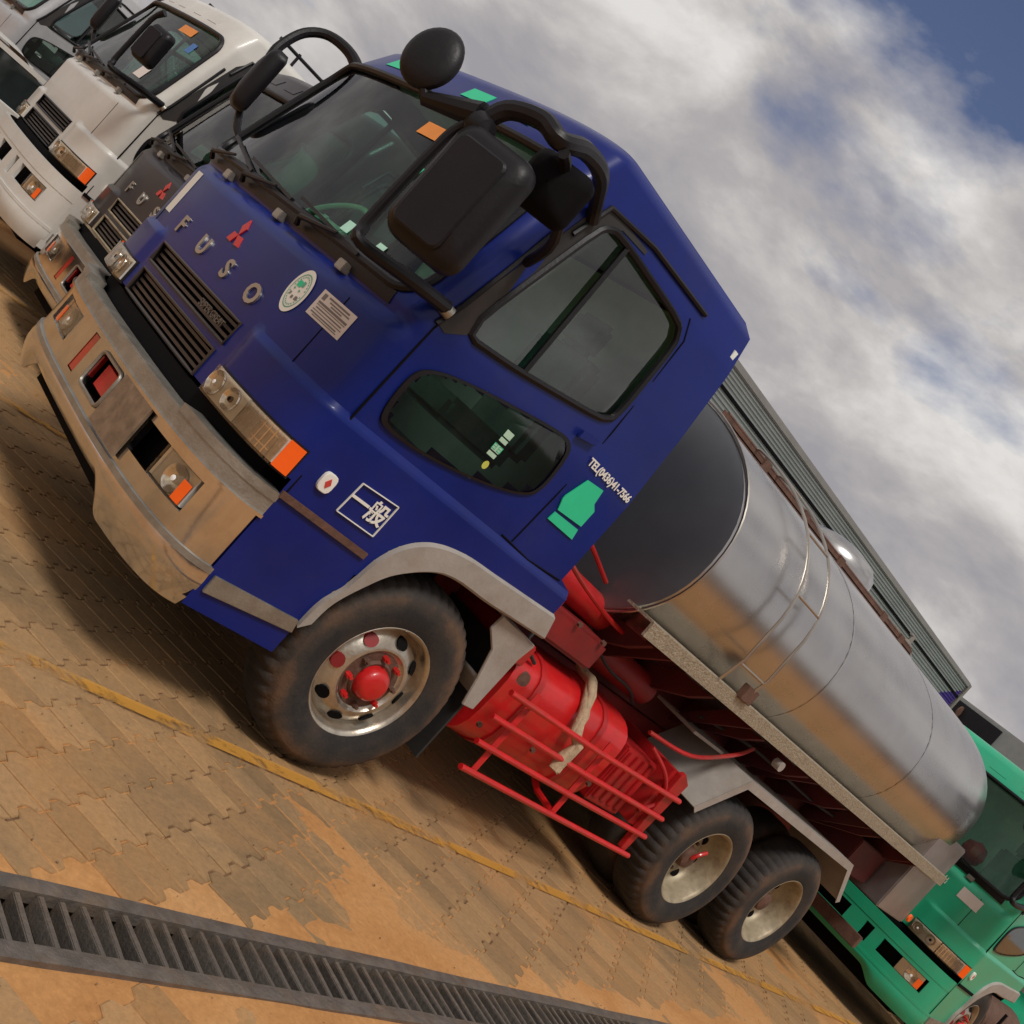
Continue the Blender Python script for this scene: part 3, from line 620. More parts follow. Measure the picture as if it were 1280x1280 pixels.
def tread(i, k): return 0
def make_wheel(root, x, sg, kind='front', rimmat=None, hubred=True):
    """wheel with its outer face at |y| = 1.22; kind front = bulging disc, rear = deep dish"""
    yo = 1.22; w = .285
    rimmat = rimmat or (M_RIM if kind == 'front' else M_RIMB)
    def Y(d): return sg*(yo-d)-sg*yo*0
    # rim
    if kind == 'front':
        prof = [(.298, .012), (.302, .0), (.296, -.004), (.285, .002), (.276, .02), (.268, .055), (.262, .068), (.250, .062), (.236, .040), (.205, .018), (.182, .006), (.168, .006), (.160, .016), (.150, .022), (.06, .022), (.001, .022)]
    else:
        prof = [(.298, .012), (.302, .0), (.296, -.004), (.284, .002), (.276, .02), (.262, .06), (.252, .13), (.240, .17), (.215, .185), (.180, .175), (.165, .172), (.150, .182), (.10, .185), (.001, .185)]
    NN = 64
    c = Vector((x, 0, .52))
    mb = MB(); mb.lathe([(r, Y(d)) for r, d in prof], n=NN)
    # remove hand-hole cells: 8 holes in the sloping disc
    rings = [i for i, (r, d) in enumerate(prof) if (.19 < r < .245 if kind == 'front' else .20 < r < .24)]
    wh = mb.build('wheel', rimmat, root, smooth=50); wh.location = (x, 0, .52)
    for k in range(8):
        a = 2*pi*(k-.05)/8; rc = .222 if kind == 'front' else .205
        cc = Vector((rc*cos(a), Y(.026 if kind == 'front' else .180), rc*sin(a)))
        h = MB(); n_ = 14; tilt = Vector((-cos(a)*.55, 0, -sin(a)*.55))
        er = Vector((cos(a), 0, sin(a))); et = Vector((-sin(a), 0, cos(a))); slope = -.72 if kind == 'front' else .3
        er2 = (er+Vector((0, sg*slope, 0))).normalized(); off = Vector((0, sg*.006, 0))
        h.add([cc+off+er2*.031*cos(2*pi*j/n_)+et*.036*sin(2*pi*j/n_) for j in range(n_)]+[cc-off*2+er2*.031*cos(2*pi*j/n_)+et*.036*sin(2*pi*j/n_) for j in range(n_)], [tuple(range(n_))]+[(j, (j+1) % n_, (j+1) % n_+n_, j+n_) for j in range(n_)])
        h.build('hand_hole', M_REDD if (hubred and kind == 'front' and k in (3, 4)) else M_DARK, wh)
    # tyre
    n = 144
    tp = [(.292, .012), (.300, -.004), (.330, -.014), (.372, -.022), (.42, -.022), (.452, -.014), (.470, -.004), (.474, .002), (.490, .012), (.503, .026), (.514, .042), (.520, .07), (.522, .14)]
    back = [(.520, .22), (.510, .25), (.48, .275), (.42, .29), (.33, .285), (.292, .27)]
    allp = tp+back
    def jit(i, k):
        if 8 <= i <= 11: return -.013 if (k % 3 == 0) else 0
        if i in (12, 13, 14): return -.012 if (k % 3 == 0) else 0
        return 0
    t = MB(); t.lathe([(r, Y(d)) for r, d in allp], n=n, jit=jit); ty = t.build('tyre', M_TYRE, wh, smooth=38)
    if kind == 'rear':
        t2 = MB(); t2.lathe([(r, Y(d+.33)) for r, d in allp], n=72); t2.build('inner_tyre', M_TYRE, wh)
    # tyre flattening against the ground: tiny
    # hub
    if kind == 'front':
        hb = MB(); hb.lathe([(.001, Y(-.052)), (.050, Y(-.050)), (.068, Y(-.044)), (.080, Y(-.030)), (.085, Y(-.01)), (.087, Y(.02))], n=32); hb.build('hub_cap', M_REDG if hubred else M_RIM, wh)
        rg = MB(); rg.lathe([(.086, Y(.01)), (.098, Y(.004)), (.105, Y(.012)), (.108, Y(.022))], n=32); rg.build('hub_ring', M_RUST, wh)
        hf = MB(); hf.lathe([(.10, Y(.0205)), (.148, Y(.019)), (.150, Y(.022))], n=32); hf.build('hub_face', M_RUST, wh)
        for k in range(8):
            a = 2*pi*(k+.2)/8; p = Vector((.130*cos(a), Y(.02), .130*sin(a)))
            nu = MB(); nu.tube([p, p+Vector((0, sg*.028, 0))], .015, 6); nu.tube([p+Vector((0, sg*.027, 0)), p+Vector((0, sg*.045, 0))], .009, 6); nu.build('wheel_nut', M_REDG if (hubred and k % 3) else M_RUST, wh)
    else:
        hb = MB(); hb.lathe([(.001, Y(.075)), (.05, Y(.077)), (.072, Y(.088)), (.080, Y(.11)), (.09, Y(.185))], n=28); hb.build('hub', M_RUST, wh)
        for k in range(8):
            a = 2*pi*(k+.2)/8; p = Vector((.128*cos(a), Y(.178), .128*sin(a)))
            MB().tube([p, p+Vector((0, sg*.03, 0))], .014, 6).build('wheel_nut', M_RUST, wh)
        if hubred:
            MB().tube([(-.02, Y(.07), .02), (-.01, Y(.05), .07), (.05, Y(.05), .11)], .014, 8, cr=3).build('red_hub_grip', M_REDG, wh)
    return wh
def copy_tree(o, parent=None):
    c = o.copy(); COL.objects.link(c); c.parent = parent
    for ch in list(o.children): copy_tree(ch, c)
    return c

def near_mirrors(root, full=True, sg=-1, ms=1.0):
    """main mirror and its tubular loop at a front corner; sg -1 = camera side"""
    c = Vector((-1.45, sg*1.414, 2.208)); n = Vector((-cos(.5), sg*sin(.5), 0)); r = Vector((sin(.5), sg*cos(.5), 0))
    def L(a, b, d=0): return c+r*a+Vector((0, 0, b))+n*d
    def pod(cen, hw, hh, dep, nm='mirror'):
        mb = MB(); rows = []
        for (k, dd) in ((.86, 0), (1.0, .012), (1.0, .05), (.97, .085), (.82, .115), (.45, .13), (0.02, .132)):
            P = rr_pts(0, 0, hw*k, hh*k, max(.002, min(hw, hh)*.42*k), 5); rows.append([cen+r*a+Vector((0, 0, b))+n*(dd*dep/.13) for a, b in P])
        for q in rows: q.append(q[0])
        mb.grid(rows); mb.add(rows[0][:-1], [tuple(range(len(rows[0])-1))]); return mb.build(nm, M_BLACK, root, smooth=50)
    m = pod(L(.045, .012), .168*ms, .240*ms, .105)
    # glass on the rear face
    P = rr_pts(0, 0, .135*ms, .215*ms, .05*ms, 4); MB().add([L(.045, .012, -.003)+r*a+Vector((0, 0, b)) for a, b in P], [tuple(range(len(P)))]).build('mirror_glass', M_REFL, m)
    # raised centre panel on the shell back
    P = rr_pts(0, 0, .11*ms, .19*ms, .03*ms, 3); rws = [[L(.03, .0, .103)+r*a+Vector((0, 0, b)) for a, b in P], [L(.03, .0, .112)+r*a*.94+Vector((0, 0, b*.96)) for a, b in P]]
    for q in rws: q.append(q[0])
    mb = MB(); mb.grid(rws); mb.add(rws[1][:-1], [tuple(range(len(P)))]); mb.build('mirror_back_panel', M_BLACK, m)
    foot = side_pt(-1.06, 1.95, sg, .01)
    MB().tube([foot, (-1.28, sg*1.29, 1.925), L(-.16, -.315), L(-.19, -.27), L(-.195, -.2), L(-.185, .10), L(-.17, .20), L(-.12, .27)], [.03, .03, .024, .024, .022, .02, .02, .03], 10, cr=4).build('mirror_arm', M_BLACK, root)
    MB().tube([side_pt(-1.09, 1.95, sg, .0), side_pt(-1.03, 1.94, sg, .02)], .028, 12).build('mirror_foot', M_RAIL, root)
    if full:
        # loop arm back to the roof corner
        MB().tube([L(-.12, .25), L(-.07, .36), L(.06, .405), L(.16, .385), (-1.24, sg*1.50, 2.66), (-1.05, sg*1.40, 2.69), (-.84, sg*1.22, 2.66), (-.76, sg*1.17, 2.62)], [.035, .036, .036, .036, .036, .034, .03, .03], 10, cr=5).build('mirror_loop', M_BLACK, root)
        MB().tube([L(.20, .36), (-1.25, sg*1.52, 2.55), (-1.02, sg*1.42, 2.40), (-.90, sg*1.22, 2.30)], [.022]*4, 8, cr=4).build('mirror_stay', M_BLACK, root)
        # wide-angle mirror seen dark behind the loop
        cc = L(.175, .275, -.20); r2 = r
        mb = MB(); rows = []
        for k, dd in ((.9, 0), (1, .02), (1, .06), (.7, .10), (.02, .11)):
            P = rr_pts(0, 0, .13*k, .11*k, .045*k, 4); rows.append([cc+r2*a+Vector((0, 0, b))+n*dd for a, b in P])
        for q in rows: q.append(q[0])
        mb.grid(rows); mb.add(rows[0][:-1], [tuple(range(len(rows[0])-1))]); mb.build('wide_mirror', M_DARK, root, smooth=50)
        # round kerb mirror held forward on a bent arm
        rc = Vector((-1.66, sg*1.03, 2.555)); nn = Vector((-.80, sg*.60, .10)).normalized(); a1 = nn.cross(Vector((0, 0, 1))).normalized(); a2 = a1.cross(nn)
        mb = MB(); rows = []
        for rr_, dd in ((.001, .034), (.05, .032), (.09, .025), (.112, .012), (.12, 0), (.116, -.014), (.001, -.018)):
            rows.append([rc+a1*rr_*cos(2*pi*k/32)*.9+a2*rr_*sin(2*pi*k/32)*1.06+nn*dd for k in range(33)])
        mb.grid(rows); mb.build('round_mirror', M_BLACK, root, smooth=60)
        MB().tube([rc+nn*.0-Vector((0, 0, .05)), rc+Vector((.06, sg*.05, -.12)), L(-.13, .29)], [.025, .03, .05], 10).build('round_mirror_arm', M_BLACK, root)
        MB().lathe([(.001, -.06), (.04, -.05), (.06, 0), (.04, .05), (.001, .06)], c=L(-.10, .25, .01), n=16).build('mirror_knuckle', M_BLACK, root)
def far_mirror(root):
    # the other side: a slim pod seen edge-on with a curved tube from the pillar top
    MB().tube([(-.80, 1.20, 2.70), (-.88, 1.34, 2.79), (-1.0, 1.46, 2.79), (-1.10, 1.50, 2.70), (-1.16, 1.48, 2.55), (-1.16, 1.46, 2.47)], [.045, .034, .028, .028, .028, .035], 10, cr=5).build('mirror_arm', M_BLACK, root)
    n = Vector((-.95, .30, 0)); r = Vector((.30, .95, 0)).normalized(); c = Vector((-1.08, 1.46, 2.33)); mb = MB(); rows = []
    for k, dd in ((.86, 0), (1, .015), (1, .07), (.85, .10), (.4, .115), (.02, .117)):
        P = rr_pts(0, 0, .12*k, .20*k, .05*k, 4); rows.append([c+r*a+Vector((0, 0, b))+n*dd for a, b in P])
    for q in rows: q.append(q[0])
    mb.grid(rows); mb.add(rows[0][:-1], [tuple(range(len(rows[0])-1))]); mb.build('mirror', M_BLACK, root, smooth=50)
    MB().tube([(-1.10, 1.46, 2.14), (-1.08, 1.36, 2.05), (-1.04, 1.26, 2.02)], .022, 8, cr=4).build('mirror_stay', M_BLACK, root)

def chassis(root, x1, m, deckz=1.0):
    c = MB()
    for sg in (-1, 1):
        c.box(-.6, x1, sg*.43-.04, sg*.43+.04, .78, 1.03)
    for x in [1.0+1.15*i for i in range(int((x1-1)/1.15)+1)]: c.box(x-.04, x+.04, -.40, .40, .82, .98)
    c.build('chassis_frame', m, root, bevel=.006)
    for x in (3.417, 4.717):
        MB().tube([(x, -1.0, .52), (x, -.4, .52), (x, -.2, .54), (x, 0, .55), (x, .2, .54), (x, .4, .52), (x, 1.0, .52)], [.08, .09, .14, .19, .14, .09, .08], 12).build('axle', M_REDD if m is M_REDD else M_DARK, root)
    MB().tube([(0, -1.0, .50), (0, 1.0, .50)], .06, 10).build('front_axle', M_DARK, root)
def rear_wing(root, sg, m, x0=2.80, x1=5.42, z=1.20):
    prof = [(x0-.015, .865), (x0+.31, z+.015), (x1-.27, z-.03), (x1, .87)]
    A = []
    yin, yout = sg*.62, sg*1.255
    mb = MB(); mb.grid([[(x, yin, zz) for x, zz in prof], [(x, yout, zz) for x, zz in prof]])
    w_ = mb.build('rear_mudguard', m, root, smooth=20, solid=.008)
    lip = MB(); lp = [(x, zz) for x, zz in prof]; low = [(x0+.03, .835), (x0+.335, z-.045), (x1-.295, z-.09), (x1-.045, .845)]
    lip.grid([[(x, yout+sg*.003, zz) for x, zz in lp], [(x, yout+sg*.003, zz) for x, zz in low]]); lip.build('mudguard_edge', m, w_, smooth=20, solid=.006)

def tank_section(yh, zh, zc, n=56, p=2.25):
    out = []
    for k in range(n):
        a = 2*pi*k/n; c, s_ = cos(a), sin(a)
        out.append((yh*math.copysign(abs(c)**(2/p), c), zc+zh*math.copysign(abs(s_)**(2/p), s_)))
    return out
def make_tank(root, x0, x1, yh, zh, zc, m, mf, dish=.22, name='tank', n=64):
    sec = tank_section(yh, zh, zc, n); rows = []
    for x, k in ((x0, .985), (x0+.012, 1.0), (x0+.6, 1.0), ((x0+x1)/2, 1.0), (x1-.35, 1.0), (x1-.10, .997), (x1, .965), (x1+dish*.4, .85), (x1+dish*.8, .55), (x1+dish, .02)):
        rows.append([(x, y*k, zc+(z-zc)*k) for y, z in sec])
    for r in rows: r.append(r[0])
    mb = MB(); mb.grid(rows); t = mb.build(name, m, root, smooth=40)
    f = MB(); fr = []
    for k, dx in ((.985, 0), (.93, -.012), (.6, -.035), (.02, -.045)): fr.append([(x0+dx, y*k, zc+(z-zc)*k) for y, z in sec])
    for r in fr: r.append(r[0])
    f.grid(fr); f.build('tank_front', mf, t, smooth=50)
    return t
# ------------------------------------------------------------------ ground, drain, lines
DSL = .068
def dy(x, o): return -2.51+(x+1.74)*DSL+o               # drain far edge line, o = offset towards the camera (negative)
G = MB(); B = 260
xa, xb = -60, 90
def quad(mb, a, b, c, d, z): mb.add([(*a, z), (*b, z), (*c, z), (*d, z)], [(0, 1, 2, 3)])
zg = -.012
quad(G, (-B, dy(-B, .0)), (B, dy(B, .0)), (B, B), (-B, B), zg) if False else None
# far part, near part, and the two ends beside the slot
G.add([(xa, dy(xa, 0), zg), (xb, dy(xb, 0), zg), (B, B, zg), (-B, B, zg)], [(0, 1, 2, 3)])
G.add([(xa, dy(xa, -.27), zg), (xb, dy(xb, -.27), zg), (B, -B, zg), (-B, -B, zg)], [(3, 2, 1, 0)])
G.add([(xa, dy(xa, 0), zg), (xa, dy(xa, -.27), zg), (-B, -B, zg), (-B, B, zg)], [(0, 3, 2, 1)])
G.add([(xb, dy(xb, 0), zg), (xb, dy(xb, -.27), zg), (B, -B, zg), (B, B, zg)], [(0, 1, 2, 3)])
g = G.build('ground', M_SAND, smooth=0, kind='structure', recalc=False)
for po in g.data.polygons: pass
ch = MB(); a0, a1 = (xa, xb)
ch.add([(a0, dy(a0, 0), zg), (a1, dy(a1, 0), zg), (a1, dy(a1, 0), -.24), (a0, dy(a0, 0), -.24)], [(0, 1, 2, 3)])
ch.add([(a0, dy(a0, -.27), zg), (a1, dy(a1, -.27), zg), (a1, dy(a1, -.27), -.24), (a0, dy(a0, -.27), -.24)], [(3, 2, 1, 0)])
ch.add([(a0, dy(a0, 0), -.22), (a1, dy(a1, 0), -.22), (a1, dy(a1, -.27), -.22), (a0, dy(a0, -.27), -.22)], [(0, 1, 2, 3)])
ch.build('drain_channel', M_PIT, smooth=0, kind='structure')

dr = thing('drain_grate', 'long rusty steel slot grate over the drain in front of the parked trucks', 'drain grate', (-1.74, -2.51, 0), rz=math.atan(DSL))
for o0, o1 in ((.012, -.042), (-.226, -.282)):
    r_ = MB(); n = 60
    rows = []
    for (o, z) in ((o0, -.03), (o0, .008), ((o0+o1)/2, .010), (o1, .008), (o1, -.03)):
        rows.append([(-2.5+15.5*i/n, o+.0012*sin(i*2.1), z+.002*sin(i*1.3)) for i in range(n+1)])
    r_.grid(rows); r_.build('frame_rail', M_GRATE, dr)
bm_ = MB(); bm_.box(-.011, .011, -.228, -.040, -.050, .001); bar0 = bm_.build('grate_bar', M_GRATE, dr, bevel=.003)
xs_ = [-2.4+.0725*i for i in range(205)]
for i, x in enumerate(xs_):
    o = bar0 if i == 0 else bar0.copy()
    if i: COL.objects.link(o); o.parent = dr
    o.location = (x+random.uniform(-.003, .003), 0, random.uniform(-.004, .002)); o.rotation_euler = (random.uniform(-.03, .03), random.uniform(-.12, .12), random.uniform(-.02, .02))

# pavers: interlocking blocks, short ends toothed
PA = radians(33.5); PW, PL = .1515, .206
def paver_outline(w, l, gap):
    w2, l2 = w/2-gap, l/2-gap; a = .016
    top = [(-w2, l2-a), (-w2*.62, l2-a), (-w2*.30, l2+a), (w2*.30, l2+a), (w2*.62, l2-a), (w2, l2-a)]
    return [(x, y) for x, y in top]+[(w2, -l2-a), (w2*.62, -l2-a), (w2*.30, -l2+a), (-w2*.30, -l2+a), (-w2*.62, -l2-a), (-w2, -l2-a)][0:6]
PO = paver_outline(PW, PL, .0040)
def paver_mesh(mb, M=None):
    n = len(PO); vs = [Vector((x, y, -.03)) for x, y in PO]+[Vector((x, y, -.004)) for x, y in PO]+[Vector((x*.955, y*.965, 0)) for x, y in PO]
    if M: vs = [M @ v for v in vs]
    mb.add(vs, [tuple(range(2*n, 3*n))]+[(i, (i+1) % n, (i+1) % n+n, i+n) for i in range(n)]+[(i+n, (i+1) % n+n, (i+1) % n+2*n, i+2*n) for i in range(n)])
pm = MB(); paver_mesh(pm)
yard = thing('paved_yard', 'sand-dusted interlocking paving of the truck yard', 'paving'); 
del yard['category']; yard['kind'] = 'structure'
pav0 = pm.build('paver', M_PAVER, yard, smooth=0, recalc=True)
cells = []
ca, sa = cos(PA), sin(PA)
R2 = 17
for i in range(-150, 150):
    for j in range(-130, 130):
        off = (j % 2)*.5
        lx, ly = (i+off*.0)*PW, j*PL
        x, y = lx*ca-ly*sa, lx*sa+ly*ca
        if x < -4.5 or x > 14 or y < -4.2 or y > 6.5: continue
        d1 = dy(x, .07); d2 = dy(x, -.35)
        if d2-.04 < y < d1+.02: continue
        cells.append((x, y))
campos = Vector((-3.46, -4.77))
def infrontline(c):
    x, y = c
    q = Vector((x, y, 0))-Vector((-3.4615, -4.7658, 1.6358)); d = q.dot(fw)
    if d < .5: return 1e9
    a, b = q.dot(rt)/d, q.dot(dn)/d
    vis = abs(a) < .475 and abs(b) < .475
    hid = (y > -1.15 and -1.0 < x < 7)
    return d+(0 if vis else 100)+(40 if hid else 0)
cells.sort(key=infrontline)
rnd = random.Random(3)
def jitter(x, y):
    ang = PA+rnd.uniform(-.012, .012); sag = .0018*math.sin(x*1.7+y*.9)+.0012*math.sin(x*3.1-y*2.3)
    return ang, Euler((rnd.uniform(-.010, .010), rnd.uniform(-.010, .010), ang)), sag+rnd.uniform(-.0015, .0015)-.0035
rest = MB()
for k, (x, y) in enumerate(cells):
    ang, eu, z = jitter(x, y)
    if k < 299:
        o = pav0 if k == 0 else pav0.copy()
        if k: COL.objects.link(o); o.parent = yard
        o.location = (x, y, z); o.rotation_euler = eu
    else:
        paver_mesh(rest, Matrix.Translation((x, y, z)) @ eu.to_matrix().to_4x4())
rest.build('distant_pavers', M_PAVER, yard, smooth=0, recalc=False, kind='stuff')
M_GRIT = mat('joint_grit', (.16, .085, .04), .95, var=.3, vscale=12)
jg = MB(); jg.add([(-4.6, dy(-4.6, .012), -.0105), (14.1, dy(14.1, .012), -.0105), (14.1, 6.6, -.0105), (-4.6, 6.6, -.0105)], [(0, 1, 2, 3)]); jg.build('joint_grit', M_GRIT, None, smooth=0, kind='structure')
# drifted sand lying over the pavers in patches
from mathutils import noise
def sandh(x, y):
    n1 = noise.fractal(Vector((x*.9+3.1, y*.9-1.2, .3)), 1.0, 2.1, 5)
    n2 = noise.fractal(Vector((x*5, y*5, 7)), 1.0, 2.0, 4)
    lean = .30*sstep((x+1.9)/1.8)*(1 if y < -1.25 else .8)-.16*sstep((-.7-x)/1.0)-(.12 if y > -1.2 else 0)
    edge = max(0, 1-abs(y-dy(x, .10))/.16)*.5
    return -.0095+.011*max(-.6, min(1.3, n1*.8+lean+edge))+.0022*n2-.0012
sm = MB(); NX, NY = 330, 130
def yy(x, t): return dy(x, .012)+(6.0-dy(x, .012))*t**1.7
xs2 = [-4.5+16.5*(i/NX)**1.15 for i in range(NX+1)]
sm.grid([[(x, yy(x, j/NY), sandh(x, yy(x, j/NY))) for x in xs2] for j in range(NY+1)], flip=False)
sm.grid([[(x, dy(x, -.28)-1.4*j/16, sandh(x, dy(x, -.28)-1.4*j/16)+.004) for x in xs2[::2]] for j in range(17)], flip=True)
sm.build('drifted_sand', M_SAND, None, smooth=60, kind='stuff')
# crumbs and pebbles
pb = MB(); rnd2 = random.Random(11)
for k in range(700):
    x = rnd2.uniform(-2.4, 5); y = rnd2.uniform(-2.5, -1.0) if rnd2.random() < .85 else rnd2.uniform(-3, -2.75)
    if dy(x, -.29) < y < dy(x, .02): continue
    r = rnd2.uniform(.0015, .005)*(1.5 if rnd2.random() < .06 else 1); z = max(0, sandh(x, y))
    pts = [Vector((rnd2.uniform(.6, 1.1)*sx*r, rnd2.uniform(.6, 1.1)*sy*r, rnd2.uniform(.5, .9)*sz*r+r*.3+z)) for sx, sy, sz in ((1, 0, 0), (-1, 0, 0), (0, 1, 0), (0, -1, 0), (0, 0, 1), (0, 0, -1))]
    pts = [p_+Vector((x, y, 0)) for p_ in pts]
    pb.add(pts, [(0, 2, 4), (2, 1, 4), (1, 3, 4), (3, 0, 4), (2, 0, 5), (1, 2, 5), (3, 1, 5), (0, 3, 5)])
pb.build('pebbles', mat('pebble', (.20, .12, .07), .9), None, smooth=0, kind='stuff')
for yl, w_ in ((-1.315, .088), (1.65, .09), (4.6, .09)):
    ln = MB(); n = 200
    xs3 = [-6+22*i/n for i in range(n+1)]
    ln.grid([[(x, yl+s*w_/2+.003*sin(x*2.3+s), .0064) for x in xs3] for s in (-1, 1)]); ln.build('painted_line', M_LINE, None, smooth=0, kind='structure')

# ------------------------------------------------------------------ 1 blue tanker
T1 = thing('tanker_truck', 'blue cab tanker truck with a polished steel tank and red chassis, nearest the camera', 'truck')
make_cab(T1, M_BLUE, 1.0, 'chrome')
near_mirrors(T1); far_mirror(T1)
wf = make_wheel(T1, 0, -1, 'front'); make_wheel(T1, 0, 1, 'front')
for x in (3.417, 4.717):
    for sg in (-1, 1): make_wheel(T1, x, sg, 'rear', hubred=(x < 4))
chassis(T1, 6.6, M_REDD)
# lettering and stickers
for ch_, y in (('F', .56), ('U', .205), ('S', -.14), ('O', -.46)):
    p_ = CAB.pt(CAB.u_of_y(y, 1.478), 1.478, .002); text(ch_, .128, 'letter', M_LETTER, T1, p_, 'front', ext=.006, sx=1.25, bold=.004)
text('SUPER GREAT', .05, 'grille_lettering', mat('dull_chrome', (.16, .14, .12), .4, metal=.6), T1, CAB.pt(-.34, 1.302, .022), 'front', ext=.003)
em = MB(); ex = -1.297
def rh(cy, cz, ang, L=.068, wd=.038):
    d_ = Vector((0, -sin(ang), cos(ang))); e_ = Vector((0, cos(ang), sin(ang))); c_ = Vector((ex, cy, cz))
    v = [c_, c_+d_*L/2+e_*wd/2*1.1, c_+d_*L, c_+d_*L/2-e_*wd/2*1.1]; w2 = [q+Vector((.012, 0, 0)) for q in v]
    em.add(v+w2, [(0, 1, 2, 3), (7, 6, 5, 4)]+[(i, i+4, (i+1) % 4+4, (i+1) % 4) for i in range(4)])
for a in (0, 2*pi/3, -2*pi/3): rh(.0, 1.625, a, .088, .052)
em.build('front_emblem', M_REDG, T1)
# oval inspection sticker
uo = CAB.u_of_y(-.705, 1.62); ov = MB(); ov.add([CAB.pt(uo+.074*cos(2*pi*k/40)*1.0, 1.618+.104*sin(2*pi*k/40), .004) for k in range(40)], [tuple(range(40))]); ov = ov.build('oval_sticker', M_PAPER, T1)
rg = MB(); rg.grid([[CAB.pt(uo+r*.71*cos(2*pi*k/40), 1.618+r*sin(2*pi*k/40), .0052) for k in range(41)] for r in (.078, .083)]); rg.build('printed_ring', M_INKG, ov)
for k, (du, dz, w_, h_, mm) in enumerate(((-.018, .030, .034, .030, M_PGREEN), (.008, .036, .020, .026, M_INKG), (.026, -.028, .022, .018, M_INK), (-.004, -.032, .016, .014, M_INK), (-.03, -.022, .012, .014, M_INK), (.012, .004, .012, .008, M_INKG), (-.028, .004, .012, .008, M_INKG))):
    MB().add([CAB.pt(uo-du+a*w_/2, 1.618+dz+b*h_/2, .0054+.0002*k) for a, b in ((-1, -1), (1, -1), (.8, 1), (-.9, .9))], [(0, 1, 2, 3)]).build('printed_mark', mm, ov)
for k in range(26):
    a = 2*pi*k/26
    if k % 13 in (0,): continue
    MB().add([CAB.pt(uo+.063*.71*cos(a+da)*q, 1.618+.066*sin(a+da)*q, .0052) for da, q in ((-.06, .97), (.06, .97), (.06, 1.08), (-.06, 1.08))], [(0, 1, 2, 3)]).build('printed_mark', M_INKG, ov)
stk = CAB.patch(-1.085, -.84, 1.578, 1.697, .004, .002, 8, 1).build('square_sticker', M_PAPERG, T1)
for k, (a, b, zz, h_) in enumerate(((-1.05, -.90, 1.682, .004), (-1.06, -.92, 1.669, .003), (-1.02, -.94, 1.658, .003), (-1.07, -.86, 1.645, .005), (-1.07, -.86, 1.634, .002), (-1.06, -.87, 1.622, .003), (-1.07, -.86, 1.610, .002), (-1.05, -.86, 1.598, .003), (-1.06, -.88, 1.589, .002), (-.885, -.86, 1.672, .014))):
    CAB.patch(a, b, zz-h_, zz+h_, .0048, .0004, 4, 1).build('printed_line', M_INK, stk)
CAB.patch(.85, .965, 1.475, 1.735, .004, .002, 3, 2).build('white_strip_sticker', M_PAPER, T1)
for (a, b, z0, z1, mm) in ((-.585, -.515, 1.93, 1.985, M_PALEG), (-.86, -.80, 1.92, 1.985, M_PALEG), (-.545, -.50, 2.24, 2.36, M_PGREEN)):
    CAB.patch(a, b, z0, z1, -.006, .001, 2, 1).build('windscreen_sticker', mm, T1)
CAB.patch(-.42, -.20, 2.50, 2.575, -.006, .001, 4, 1).build('orange_windscreen_tag', M_ORANGE, T1)
ds = MB(); cc_ = CAB.pt(-1.04, 2.22, -.005); e1 = (CAB.pt(-1.03, 2.22, -.005)-CAB.pt(-1.05, 2.22, -.005)).normalized()
ds.add([cc_+e1*.032*cos(2*pi*k/20)+Vector((0, 0, .032*sin(2*pi*k/20))) for k in range(20)], [tuple(range(20))]); ds.build('round_green_sticker', M_PGREEN, T1)
# boxed characters on the lower side panel
fx = [(-.815, 1.225), (-.60, 1.235), (-.60, 1.075), (-.825, 1.075)]
fb = MB()
for i in range(4):
    a, b = fx[i], fx[(i+1) % 4]; fb.bar((a[0], -1.2705, a[1]), (b[0], -1.2705, b[1]), .004, .008, up=(0, 1, 0))
fb.build('white_frame_print', M_PAPER, T1)
text('一般', .105, 'characters', M_PAPER, T1, (-.712, -1.2695, 1.153), 'side', ext=.0015, bold=.002)
text('TEL(0436)41-7566', .054, 'phone_number', M_PAPER, T1, (.255, -1.2475, 1.925), 'side', ext=.001, sx=.92, bold=.0015)
gb = MB(); gb.prism([(.12, 1.651), (.312, 1.659), (.326, 1.606), (.114, 1.605)], -1.249, -1.243); gb.prism([(.099, 1.738), (.143, 1.858), (.263, 1.872), (.279, 1.798), (.313, 1.773), (.313, 1.679), (.123, 1.665), (.098, 1.719)], -1.249, -1.243); gb.build('green_side_badge', M_PGREEN, T1)
st_ = MB(); 
for z0, z1, w_ in ((1.64, 1.66, .055), (1.667, 1.70, .055), (1.715, 1.735, .05), (1.742, 1.775, .05)):
    st_.add([(-.405-w_/2-.02*(1.64-z0), -1.2575, z0), (-.405+w_/2, -1.2575, z0), (-.405+w_/2, -1.2575, z1), (-.405-w_/2, -1.2575, z1)], [(0, 1, 2, 3)])
st_.build('window_sticker', mat('mint_print', (.45, .66, .50), .5), T1)
text('日日', .036, 'window_characters', M_PGREEN, T1, (-.405, -1.2585, 1.684), 'side', ext=.0004)
yd = MB(); yd.add([(-.392+.017*cos(2*pi*k/16), -1.2575, 1.60+.02*sin(2*pi*k/16)) for k in range(16)], [tuple(range(16))]); yd.build('yellow_dot_sticker', M_YEL, T1)
# mudflap plate behind the front wheel
for sg in (-1, 1):
    fl = MB(); fl.prism([(.345, 1.13), (.66, 1.09), (.635, .99), (.63, .66), (.545, .655), (.50, .80), (.44, .96), (.335, 1.04)], sg*1.22, sg*1.235)
    fl.prism([(.335, 1.13), (.66, 1.095), (.655, 1.085), (.335, 1.12)], sg*.95, sg*1.235); fl.prism([(.50, .80), (.63, .66), (.632, .67), (.50, .82)], sg*.9, sg*1.22); fl.build('front_mudguard', M_GREYP, T1, bevel=.004)
    fd = MB(); fd.box(.585, .60, sg*.62, sg*1.20, .30, .98); fd.build('rubber_mudflap', M_RUBBER, T1)
